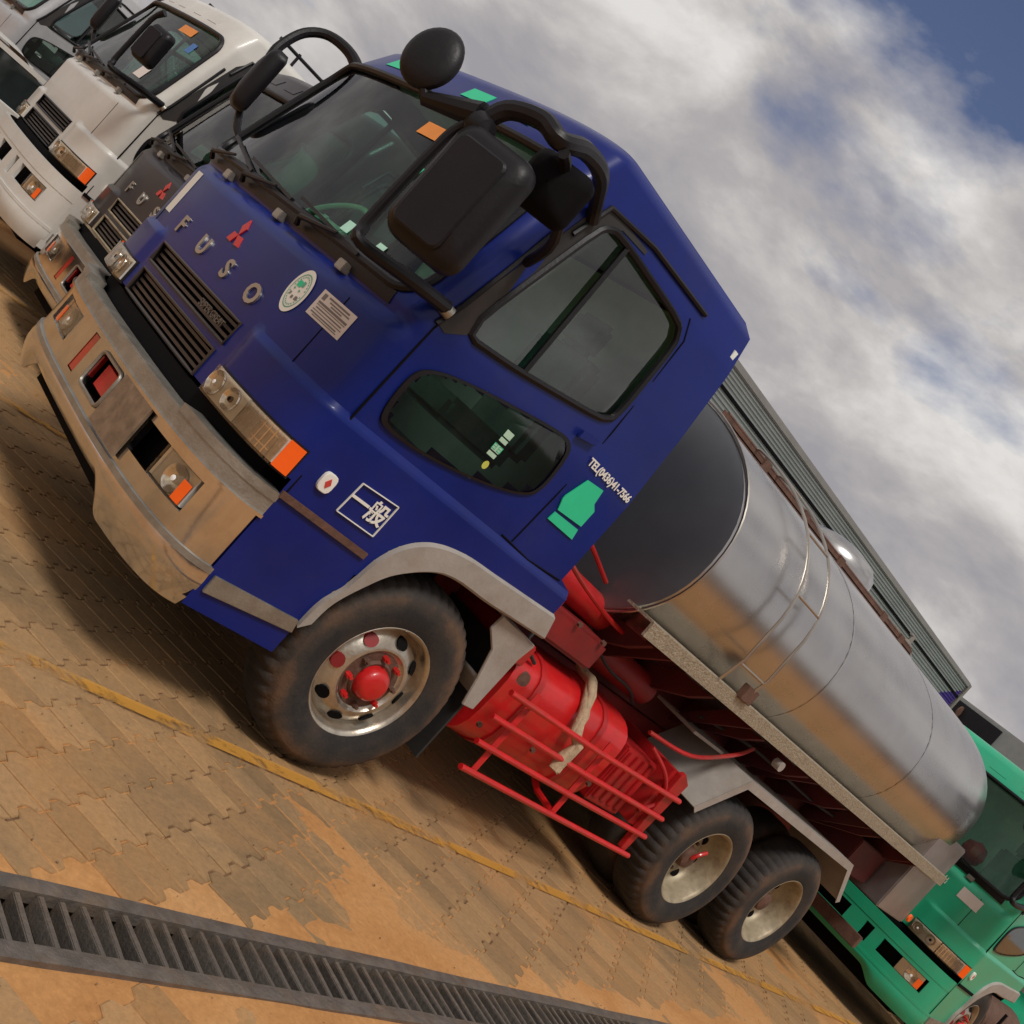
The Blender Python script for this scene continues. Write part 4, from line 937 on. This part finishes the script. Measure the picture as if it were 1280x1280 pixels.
# red side guard: bars and end plate
for i, (z, xa_, xb_) in enumerate(((.385, .83, 2.60), (.54, .79, 2.60), (.69, .75, 2.61), (.84, .74, 2.62))):
    MB().tube([(xa_, -1.25, z), (xa_+.9, -1.252, z-.004*i), (xb_, -1.25, z)], .017, 10).build('side_guard_bar', M_REDG, T1)
    MB().tube([(xa_, 1.25, z), (xb_, 1.25, z)], .017, 8).build('side_guard_bar', M_REDG, T1)
for sg in (-1, 1):
    gp = MB(); gp.prism([(2.50, .40), (2.56, .38), (2.60, .95), (2.50, 1.0), (2.46, .98)], sg*1.20, sg*1.236); gp.box(2.42, 2.50, sg*.70, sg*1.2, .55, .98); gp.build('side_guard_plate', M_RED, T1, bevel=.004)
    for x in (.95, 1.72):
        MB().bar((x, sg*1.23, .38), (x+.03, sg*1.20, .90), .03, .03).build('side_guard_post', M_REDG, T1)
    MB().tube([(1.72, sg*1.24, .39), (1.73, sg*1.05, .40), (1.73, sg*.8, .52)], .02, 8).build('side_guard_stay', M_REDG, T1)
# red fuel tank and boxes behind the guard
ft = MB(); ft.prism(smoothpoly([(-1.13, .52), (-1.15, .93), (-1.03, 1.03), (-.60, 1.03), (-.56, .50), (-.95, .42)], 2, .2), .78, 1.95, ax='x'); ft.build('fuel_tank', M_REDG, T1, smooth=45)
for x in (1.02, 1.68): 
    sp_ = smoothpoly([(-1.14, .51), (-1.16, .935), (-1.035, 1.04), (-.60, 1.04), (-.56, .49), (-.95, .41)], 2, .2); MB().prism(sp_, x-.025, x+.025, ax='x').build('tank_strap', M_RED, T1, smooth=45)
MB().lathe([(.001, -1.165), (.045, -1.16), (.05, -1.12)], c=(.88, .02, .90), n=20).build('fuel_cap', M_RUST, T1)
rb = MB(); rb.box(2.03, 2.40, -1.12, -.62, .52, .92); MB().box(.62, .78, -1.16, -.60, .95, 1.08).build('red_crossmember', M_RED, T1, bevel=.01); rb.build('battery_box', M_RED, T1, bevel=.012)
for k in range(4): MB().box(2.06+.085*k, 2.105+.085*k, -1.135, -1.12, .56, .90).build('rib', M_RED, T1, bevel=.004)
rs = MB(); rs.box(.55, 1.35, -1.05, -.46, 1.12, 1.30); rs.build('air_tank_box', M_REDD, T1, bevel=.02)
for (a, b, r) in (((.75, -.80, 1.42), (1.7, -.78, 1.38), .09), ((1.45, -.72, 1.22), (2.3, -.72, 1.20), .10), ((.65, -.35, 1.20), (1.2, -.35, 1.20), .16)):
    MB().tube([a, b], r, 18).build('air_cylinder', M_RED if r < .1 else M_REDD, T1)
for k, pth in enumerate(([(.5, -.9, 1.62), (.8, -.95, 1.50), (1.2, -1.0, 1.42), (1.6, -.95, 1.40)], [(.55, -.7, 1.75), (.9, -.75, 1.68), (1.25, -.8, 1.55)], [(2.1, -1.1, 1.06), (2.5, -1.17, 1.10), (2.9, -1.15, 1.26), (3.3, -1.0, 1.36)], [(2.2, -1.12, 1.0), (2.38, -1.2, .92), (2.5, -1.22, .78), (2.42, -1.2, .65)])):
    MB().tube(pth, .014, 8, cr=5).build('red_hose', M_RED, T1)
# tank subframe, walkway rails, tank
sf = MB()
for sg in (-1, 1): sf.box(1.2, 6.5, sg*.50-.05, sg*.50+.05, 1.05, 1.30)
for k in range(7):
    x = 1.45+.78*k; sf.prism([(-1.18, 1.46), (-1.05, 1.36), (-.55, 1.12), (.55, 1.12), (1.05, 1.36), (1.18, 1.46), (.6, 1.44), (-.6, 1.44)], x-.02, x+.02, ax='x')
sf.build('tank_cradle', mat('shaded_red_paint', (.085, .006, .006), .7, var=.3, vscale=5, dirt=.6, dirtcol=(.03, .015, .012)), T1)  # chassis red darkened in its colour for the shade under the tank
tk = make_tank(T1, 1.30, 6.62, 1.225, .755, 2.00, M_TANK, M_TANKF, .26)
for x in (3.05, 4.85):
    sec = tank_section(1.228, .758, 2.0, 72); mb = MB(); mb.grid([[(x+d_, y*k, 2.0+(z-2.0)*k) for y, z in sec+sec[:1]] for d_, k in ((-.012, .999), (-.004, 1.0015), (.004, 1.0015), (.012, .999))]); mb.build('weld_band', M_TANK, tk, smooth=60)
sec = tank_section(1.232, .762, 2.0, 72); MB().tube([(1.30, y, z) for y, z in sec], .009, 6, closed=True).build('front_rim', M_STEEL, tk)
for sg in (-1, 1):
    wr = MB(); wr.prism([(sg*1.255, 1.475), (sg*1.255, 1.565), (sg*1.24, 1.572), (sg*1.02, 1.572), (sg*1.02, 1.555), (sg*1.235, 1.555), (sg*1.238, 1.475)], 1.22, 6.80, ax='x'); wr.build('side_walkway', M_TREAD, T1, smooth=0)
    MB().tube([(3.30, sg*1.18, 1.40), (3.30, sg*1.24, 1.40)], .035, 14).build('side_marker', M_GREYP, T1)
# curved ladder over the near side
def sect_off(a, off): 
    c, s_ = cos(a), sin(a); y = (1.225+off)*math.copysign(abs(c)**(2/2.25), c); z = 2.0+(.755+off)*math.copysign(abs(s_)**(2/2.25), s_); return y, z
for x in (2.02, 2.36):
    pth = [(x, -1.26, 1.575), (x, -1.30, 1.75)]
    for k in range(16):
        a = radians(180-(-2)-k*5.2); y, z = sect_off(a, .075); pth.append((x, y, max(z, 1.9+k*.01)))
    y, z = sect_off(radians(98), .02); pth.append((x, y, z))
    MB().tube(pth, .010, 8).build('ladder_rail', M_STEEL, T1)
for k in (-1, 3, 8, 13):
    if k < 0: y, z = -1.29, 1.72
    else: y, z = sect_off(radians(182-k*5.2), .075)
    MB().tube([(2.02, y, z), (2.36, y, z)], .009, 8).build('ladder_rung', M_STEEL, T1)
MB().box(2.28, 2.42, -1.285, -1.24, 1.56, 1.66).build('ladder_bracket', M_RUST, T1, bevel=.004)
# top catwalk, manhole, valves
cw = MB(); cw.box(1.55, 5.35, -.34, -.325, 2.68, 2.795); cw.box(1.55, 5.35, .325, .34, 2.68, 2.795); cw.box(1.55, 5.35, -.34, .34, 2.755, 2.77); cw.build('top_catwalk', M_RUST, T1, bevel=.003)
MB().tube([(1.6, -.33, 2.80), (5.3, -.33, 2.80)], .010, 8).build('catwalk_rail', M_RUST, T1)
mh = MB(); mh.v = []; prof = [(.001, .17), (.15, .16), (.28, .12), (.34, .05), (.35, 0), (.35, -.08)]
mh.grid([[(4.25+r*cos(2*pi*k/40)*1.1, .12+r*sin(2*pi*k/40), 2.87+h_) for k in range(41)] for r, h_ in prof]); mh.build('manhole_dome', M_TANK, T1, smooth=50)
for x in (2.2, 2.9, 3.6, 4.6, 5.05): MB().box(x-.05, x+.05, -.348, -.31, 2.72, 2.815).build('catwalk_bracket', M_RUST, T1, bevel=.005)
vv = MB(); vv.tube([(5.5, 0, 2.7), (5.5, 0, 2.9)], .05, 12); vv.tube([(5.5, 0, 2.86), (5.75, -.05, 2.88), (5.95, -.05, 2.80)], .03, 10); vv.tube([(5.75, -.05, 2.75), (5.75, -.05, 2.96)], .025, 8); vv.tube([(5.68, -.05, 2.96), (5.82, -.05, 2.96)], .012, 6); vv.build('top_valve', M_RAIL, T1)
# rear cabinet
cb = MB(); cb.box(6.22, 6.90, -1.19, 1.19, 1.0, 1.86); cb.build('rear_cabinet', mat('dull_stainless', (.42, .39, .39), .38, metal=.9, var=.2, vscale=3, dirt=.4, dirtcol=(.25, .19, .14)), T1, bevel=.012)
for sg in (-1, 1):
    rear_wing(T1, sg, M_GREYP)
ip = MB(); ip.box(2.62, 3.05, -1.0, -.62, 1.20, 1.22); ip.build('mudguard_bracket', M_GREYP, T1)
MB().box(6.45, 6.53, -1.18, 1.18, .58, .70).build('rear_bumper_bar', M_RUST, T1, bevel=.006)
for sg in (-1, 1): MB().box(6.40, 6.46, sg*.5-.04, sg*.5+.04, .6, 1.0).build('bumper_bracket', M_REDD, T1)
MB().box(5.6, 6.2, -1.0, 1.0, 1.05, 1.35).build('rear_frame_box', MATS['shaded_red_paint'], T1, bevel=.01)
MB().lathe([(.001, -.02), (.035, -.018), (.04, 0)], c=(6.95, -1.19, 1.08), n=18).build('amber_side_lamp', M_AMBER, T1)
for k, pth in enumerate(([(.62, -1.0, 1.34), (.75, -1.08, 1.22), (.72, -1.12, 1.08), (.9, -1.1, 1.0)], [(1.3, -.75, 1.36), (1.6, -.9, 1.20), (2.0, -.85, 1.16), (2.35, -.7, 1.08)], [(.6, -.9, 1.55), (.66, -.95, 1.30), (.9, -.9, 1.12)], [(2.7, -.9, 1.30), (3.4, -.95, 1.36), (4.5, -.95, 1.33), (5.6, -.9, 1.36)])):
    MB().tube(pth, .011, 6, cr=6).build('brake_hose', M_RUBBER, T1)
for x, y, z in ((.80, -1.175, .60), (1.30, -1.15, .62), (1.90, -1.15, .62), (1.0, -1.06, 1.30), (1.25, -1.06, 1.30), (.7, -1.06, 1.30)):
    MB().tube([(x, y, z), (x, y-.02, z)], .016, 6).build('bolt', M_RUST, T1)
for x in (1.62, 2.75, 3.9, 5.05, 6.2):
    MB().prism([(-1.22, 1.475), (-1.02, 1.475), (-.72, 1.20), (-.80, 1.20)], x-.012, x+.012, ax='x').build('walkway_bracket', MATS['shaded_red_paint'], T1)
for z in (1.40,):
    MB().box(.60, .66, -1.19, -1.12, 1.16, 1.36).build('red_valve_block', M_RED, T1, bevel=.008)
# the rag tied over the fuel tank
rag = MB(); rr2 = random.Random(5)
pth = [(1.50, -.86, 1.09), (1.47, -1.0, 1.085), (1.44, -1.10, 1.03), (1.42, -1.175, .93), (1.43, -1.20, .84), (1.47, -1.235, .78), (1.46, -1.24, .70), (1.44, -1.245, .62)]
for q in range(4):
    o_ = Vector((rr2.uniform(-.03, .03), rr2.uniform(-.012, .0), 0)); P_ = [Vector(p_)+o_+Vector((rr2.uniform(-.014, .014), rr2.uniform(-.006, .006), rr2.uniform(-.012, .012))) for p_ in pth]
    rag.tube(P_, [rr2.uniform(.012, .034) for _ in P_], 8)
tag(rag.build('rag', M_CLOTH, None, smooth=60), 'tan twisted rag tied over the red fuel tank of the blue truck', 'rag')

# ------------------------------------------------------------------ 2 dark truck with a ribbed van body
T2 = thing('box_truck', 'dark maroon cab truck with ribbed aluminium van body, parked just beyond the blue tanker', 'truck', (.79, 3.10, -.135))
make_cab(T2, M_MAROON, .6, 'chrome', grille_frame=M_RIMB)
for ch_, y in (('F', .56), ('U', .205), ('S', -.14), ('O', -.46)):
    p_ = CAB.pt(CAB.u_of_y(y, 1.478), 1.478, .002); text(ch_, .128, 'letter', M_LETTER, T2, p_, 'front', ext=.006, sx=1.25, bold=.004)
for o in list(T1.children):
    if o.name.startswith('front_emblem'): c_ = o.copy(); COL.objects.link(c_); c_.parent = T2
CAB.patch(-1.0, 1.0, 1.045, 1.062, .004, .02, 20, 1).build('chrome_strip', M_RIMB, T2)
for ch in [c for c in T1.children if c.name.startswith('wheel') and not c.name.startswith('wheel_arch')]:
    copy_tree(ch, T2).location.z += .135
chassis(T2, 10.2, M_DARK)
BX0, BX1, BY0, BY1 = 1.15, 10.83, -1.25, 1.25; ZV = .24
bd = MB(); bd.box(BX0, BX1, BY0+.03, BY1, 1.10, 3.60+ZV); vb = bd.build('van_body', M_SILVERP, T2)
# ribbed side skin with the printed livery
def livery():
    m, n, l, b = nodes('ribbed_side_livery')
    t = n.new('ShaderNodeTexCoord'); sp = n.new('ShaderNodeSeparateXYZ'); l.new(t.outputs['Object'], sp.inputs[0])
    def math_(op, a, b_=None):
        q = n.new('ShaderNodeMath'); q.operation = op
        for i, v in enumerate((a, b_)):
            if v is None: continue
            if isinstance(v, (int, float)): q.inputs[i].default_value = v
            else: l.new(v, q.inputs[i])
        return q.outputs[0]
    # diagonal line rising to the rear: z < 3.12+.54*(x-9.91)
    dline = math_('SUBTRACT', math_('ADD', math_('MULTIPLY', math_('SUBTRACT', sp.outputs[0], 10.0), .54), 3.30), sp.outputs[2])
    m1 = math_('MULTIPLY', math_('GREATER_THAN', dline, 0), math_('GREATER_THAN', sp.outputs[0], 8.2))
    m2 = math_('MULTIPLY', math_('GREATER_THAN', dline, .95), m1); m3 = math_('MULTIPLY', math_('GREATER_THAN', dline, 1.08), m1)
    ns = n.new('ShaderNodeTexNoise'); ns.inputs['Scale'].default_value = 2; ns.inputs['Detail'].default_value = 8; l.new(t.outputs['Object'], ns.inputs['Vector'])
    base = n.new('ShaderNodeMix'); base.data_type = 'RGBA'; l.new(ns.outputs[0], base.inputs['Factor']); base.inputs['A'].default_value = (.20, .23, .225, 1); base.inputs['B'].default_value = (.36, .38, .36, 1)
    cur = base.outputs['Result']
    for mk, c in ((m1, (.055, .022, .26, 1)), (m2, (.55, .58, .55, 1)), (m3, (.012, .09, .075, 1))):
        x = n.new('ShaderNodeMix'); x.data_type = 'RGBA'; l.new(mk, x.inputs['Factor']); l.new(cur, x.inputs['A']); x.inputs['B'].default_value = c; cur = x.outputs['Result']
    l.new(cur, b.inputs['Base Color']); b.inputs['Roughness'].default_value = .42; b.inputs['Metallic'].default_value = .35
    return m
M_LIV = livery()
def ribs(z0, z1, pitch, y, d, x0, x1):
    pts = []; z = z0
    while z < z1-.001:
        pts += [(y, z), (y-d, z+pitch*.18), (y-d, z+pitch*.5), (y, z+pitch*.68)]; z += pitch
    pts.append((y, z1)); mb = MB(); mb.grid([[(x0, a, b) for a, b in pts], [(x1, a, b) for a, b in pts]]); return mb
ribs(1.2, 3.36+ZV, .040, BY0+.028, .012, BX0+.05, BX1-.05).build('ribbed_side', M_LIV, vb, smooth=20)
ribs(3.385+ZV, 3.56+ZV, .035, BY0+.028, .012, BX0+.05, BX1-.05).build('ribbed_top_panel', M_LIV, vb, smooth=20)
MB().box(BX0, BX1, BY0+.005, BY0+.028, 3.36+ZV, 3.385+ZV).build('side_ledge', M_DARK, vb)
MB().box(BX0, BX1, BY0, BY0+.04, 3.56+ZV, 3.63+ZV).build('roof_rail', mat('grey_aluminium', (.30, .29, .27), .45, metal=.6, var=.12), vb, bevel=.01)
for x in (BX0, BX1): MB().box(x-.04, x+.04, BY0-.004, BY0+.05, 1.1, 3.62+ZV).build('corner_post', M_RAIL, vb, bevel=.008)
ks = MB()
for pth in ([(9.0, 2.85), (9.3, 2.75), (9.7, 2.9)], [(9.2, 3.0), (9.25, 2.7), (9.05, 2.45)], [(9.45, 2.95), (9.5, 2.6), (9.75, 2.4)], [(9.15, 2.6), (9.6, 2.55)], [(9.3, 2.45), (9.35, 2.3), (9.6, 2.25)]):
    ks.tube([(x, BY0+.008, z) for x, z in pth], .035, 6, sy=.3)
ks.build('brushed_red_characters', M_REDG, vb)
sg_ = MB()
for z in (.45, .62, .80): sg_.box(1.4, 3.0, -1.24, -1.21, z, z+.06)
sg_.build('side_guard', M_BLACK, T2)

# ------------------------------------------------------------------ 3 white truck
T3 = thing('cab_truck', 'cream white cab truck with painted bumper, third in the row beyond the dark truck', 'truck', (.65, 5.80, .03))
make_cab(T3, M_WHITE, .8, 'paint', grille_frame=M_BLACK)
near_mirrors(T3, full=False, ms=.66); far_mirror(T3)
CAB.patch(-.80, -.62, 2.00, 2.13, -.006, .001, 3, 1).build('paper_notice', M_PAPERG, T3)
CAB.patch(-.70, -.35, 2.55, 2.63, -.006, .001, 3, 1).build('orange_windscreen_tag', M_ORANGE, T3)
CAB.patch(-.95, -.85, 2.42, 2.52, -.006, .001, 3, 1).build('blue_sticker', mat('blue_print', (.05, .15, .4), .5), T3)
for ch in [c for c in T1.children if c.name.startswith('wheel') and not c.name.startswith('wheel_arch')]: copy_tree(ch, T3)
chassis(T3, 7.0, M_DARK)
for sg in (-1, 1):
    MB().tube([(-.62, sg*.98, 3.06), (.3, sg*.98, 3.08)], .016, 8).build('roof_rod', M_BLACK, T3)
    for x in (-.4, -.1, .2): MB().tube([(x, sg*.98, 2.93), (x, sg*.98, 3.09)], .014, 6).build('rod_bracket', M_BLACK, T3)
fb_ = MB(); fb_.box(.9, 7.0, -1.2, 1.2, 1.05, 1.2); fb_.box(.9, .96, -1.2, 1.2, 1.2, 2.3); fb_.build('flatbed', M_CONC, T3)

# ------------------------------------------------------------------ 4 pale truck at the far end of the row
T4 = thing('cab_truck', 'pale silver cab truck at the far end of the row, behind the white truck', 'truck', (1.95, 8.85, .03))
make_cab(T4, M_SILVERP, .5, 'paint', grille_frame=M_BLACK)
for ch in [c for c in T1.children if c.name.startswith('wheel') and not c.name.startswith('wheel_arch')]: copy_tree(ch, T4)
chassis(T4, 7.0, M_DARK)
bx = MB(); bx.box(.9, 8.0, -1.22, 1.22, 1.1, 3.3); bx.build('van_body', M_SILVERP, T4, bevel=.02)

T7 = copy_tree(T4); T7.location = (.9, 11.9, .03); T7['label'] = 'last pale cab truck of the row, farthest from the blue one'
T4['label'] = 'pale silver cab truck between the white truck and the last pale one'
# small white car standing in the bay beyond the white truck
T8 = thing('parked_car', 'small white car in front of the pale truck at far left', 'car', (-2.2, 8.95, 0))
prof = [(-1.0, .42), (-1.02, .62), (-.92, .82), (-.20, .98), (.45, 1.42), (.75, 1.50), (1.7, 1.50), (2.2, 1.30), (2.55, .98), (2.65, .60), (2.6, .40)]
hw = [.70, .80, .82, .80, .60, .58, .58, .62, .78, .82, .74]
cb_ = MB(); n = len(prof)
cb_.grid([[(x, -w_, z) for (x, z), w_ in zip(prof, hw)], [(x, -w_*.55, z+.02) for (x, z), w_ in zip(prof, hw)], [(x, 0, z+.03) for (x, z), w_ in zip(prof, hw)], [(x, w_*.55, z+.02) for (x, z), w_ in zip(prof, hw)], [(x, w_, z) for (x, z), w_ in zip(prof, hw)]])
for s in (-1, 1):
    belt = [(-1.0, .42), (-1.02, .62), (-.92, .82), (-.20, .95), (.3, .98), (1.2, 1.0), (2.1, 1.0), (2.55, .98), (2.65, .60), (2.6, .40)]
    cb_.add([(x, s*.845, z) for x, z in belt], [tuple(range(len(belt)))])
    cb_.grid([[(x, s*.845, z) for x, z in belt], [(x, s*.80, z+.01) for x, z in belt]])
    cb_.bar((-.15, s*.80, .97), (.50, s*.60, 1.43), .07, .05); cb_.bar((1.25, s*.79, 1.0), (1.2, s*.60, 1.47), .07, .05); cb_.bar((2.3, s*.78, 1.0), (2.1, s*.62, 1.40), .10, .05); cb_.bar((.5, s*.60, 1.44), (2.1, s*.60, 1.44), .06, .05)
cb_.build('car_body', M_WHITE, T8, smooth=40)
wg = MB(); wg.add([(-.14, -.76, .995), (-.14, .76, .995), (.44, .57, 1.425), (.44, -.57, 1.425)], [(0, 1, 2, 3)]); wg.v = [(x-.02, y, z+.035) for x, y, z in wg.v]; wg.build('windscreen', M_PEEP, T8, smooth=0)
for s in (-1, 1):
    MB().add([(-.05, s*.80, .98), (2.25, s*.80, 1.0), (2.1, s*.63, 1.40), (.52, s*.61, 1.42)], [(0, 1, 2, 3)]).build('side_window', M_PEEP, T8, smooth=0)
    MB().box(-1.03, -.90, s*.68-.12, s*.68+.12, .64, .78).build('headlight', M_REFL, T8, bevel=.03)
    for x in (-.35, 1.95):
        w_ = MB().lathe([(.001, s*.86), (.17, s*.85), (.19, s*.87), (.30, s*.86), (.315, s*.80), (.315, s*.66)], c=(x, 0, .315), n=28).build('wheel', M_TYRE, T8)
MB().box(-1.045, -1.0, -.45, .45, .50, .62).build('grille', M_DARK, T8)

# ------------------------------------------------------------------ 5 green tanker behind the blue one
T5 = thing('tanker_truck', 'green tanker truck parked behind the steel tank of the blue truck', 'truck', (9.0, -.30, -.10))
make_cab(T5, M_GREEN, .8, 'paint', grille_frame=M_BLACK)
near_mirrors(T5); far_mirror(T5)
for ch in [c for c in T1.children if c.name.startswith('wheel') and not c.name.startswith('wheel_arch')]: copy_tree(ch, T5).location.z += .10
chassis(T5, 6.8, M_DARK)
tg = make_tank(T5, 1.15, 6.3, .95, .78, 2.05, M_GREEN, M_GREEN, .25)
text('新日之出興業有限', .34, 'tank_characters', M_PAPER, tg, (4.4, -.97, 2.18), Matrix(((1, 0, 0), (0, .35, -1), (0, .94, .0))), ext=.002)
MB().prism([(1.75, 2.25), (2.05, 2.3), (2.15, 2.15), (2.05, 2.0), (1.75, 1.95), (1.65, 2.1)], -.965, -.955).build('red_tank_badge', M_REDG, tg)
hs = MB(); hs.tube([(2.3, -.1, 2.95), (2.5, -.35, 3.12), (2.7, -.75, 2.9), (2.75, -1.02, 2.4), (2.85, -1.12, 1.9), (2.95, -1.15, 1.6)], .075, 12); hs.tube([(3.2, 0, 2.95), (3.6, .1, 3.15), (5.4, .1, 3.1)], .075, 12); hs.build('suction_hose', M_HOSE, T5)
for sg in (-1, 1): rear_wing(T5, sg, M_GREEN)
tr_ = MB()
for z in (.42, .58, .74): tr_.tube([(.9, -1.24, z), (2.7, -1.24, z)], .02, 8)
for x in (1.0, 1.8, 2.6): tr_.bar((x, -1.22, .4), (x, -1.22, 1.0), .03, .03)
tr_.build('side_guard', M_BLACK, T5)
MB().tube([(.95, -.85, .75), (2.5, -.85, .75)], .26, 20).build('fuel_tank', M_RUST, T5)
rl = MB(); rl.tube([(1.3, -.35, 2.95), (6.0, -.35, 2.95)], .02, 6)
for k in range(8): rl.tube([(1.4+.65*k, -.35, 2.75), (1.4+.65*k, -.35, 2.95)], .012, 6)
rl.build('tank_top_rail', M_DARK, T5)
CAB.patch(-1.02, -.80, 1.60, 1.715, .004, .002, 6, 1).build('square_sticker', M_PAPERG, T5)
text('新日之出', .085, 'nose_characters', M_PAPER, T5, CAB.pt(-.50, 1.64, .003), 'front', ext=.001)
rs_ = MB(); u9 = .12; rs_.add([CAB.pt(u9+.06*cos(2*pi*k/24), 1.66+.06*sin(2*pi*k/24), .004) for k in range(24)], [tuple(range(24))]); rs_.build('round_sticker', M_PAPER, T5)
rd = MB(); rd.lathe([(.001, -.12), (.10, -.08), (.13, 0), (.09, .1), (.001, .14)], c=(-.86, -.52, 2.02), n=16); rd.build('red_cushion', M_REDG, T5)

# ------------------------------------------------------------------ far grey van beyond the rear
T6 = thing('box_van', 'grey box body with a black cab-over window, standing beyond the ribbed van', 'van', (14.2, 1.5, 0))
g1 = MB(); g1.box(0, 6, -1.6, 3.0, .9, 3.85); gv = g1.build('van_body', M_CONC, T6, bevel=.03)
MB().box(-.03, 0, .62, 1.70, 3.25, 3.78).build('black_window', M_BLACK, gv)
MB().lathe([(.001, -.02), (.12, 0), (.12, .02)], c=(0, 0, 0), n=18).build('lamp', M_RUST, gv).location = (-.05, 1.30, 3.60)
MB().box(0.4, 5.8, -1.4, 2.8, .5, .9).build('underbody', M_DARK, T6)
for x in (1.0, 4.8):
    MB().tube([(x, -1.62, .5), (x, 3.02, .5)], .5, 24).build('wheel', M_TYRE, T6)

# ------------------------------------------------------------------ yard wall behind the viewer (mirrored in the steel tank)
YW = thing('yard_wall', 'long grey block boundary wall on the open side of the yard', 'wall', (0, -17, 0))
yw = MB(); yw.box(-40, 60, -.1, .1, 0, 2.7); yw.build('wall_face', mat('wall_blocks', (.16, .16, .17), .9, var=.2, vscale=2), YW)
wc = MB(); wc.box(-40, 60, -.16, .16, 2.7, 2.8); wc.build('coping', M_CONC, YW)
for k in range(26): MB().box(-40.2+4*k, -39.8+4*k, -.2, .2, 0, 2.85).build('pier', M_CONC, YW)
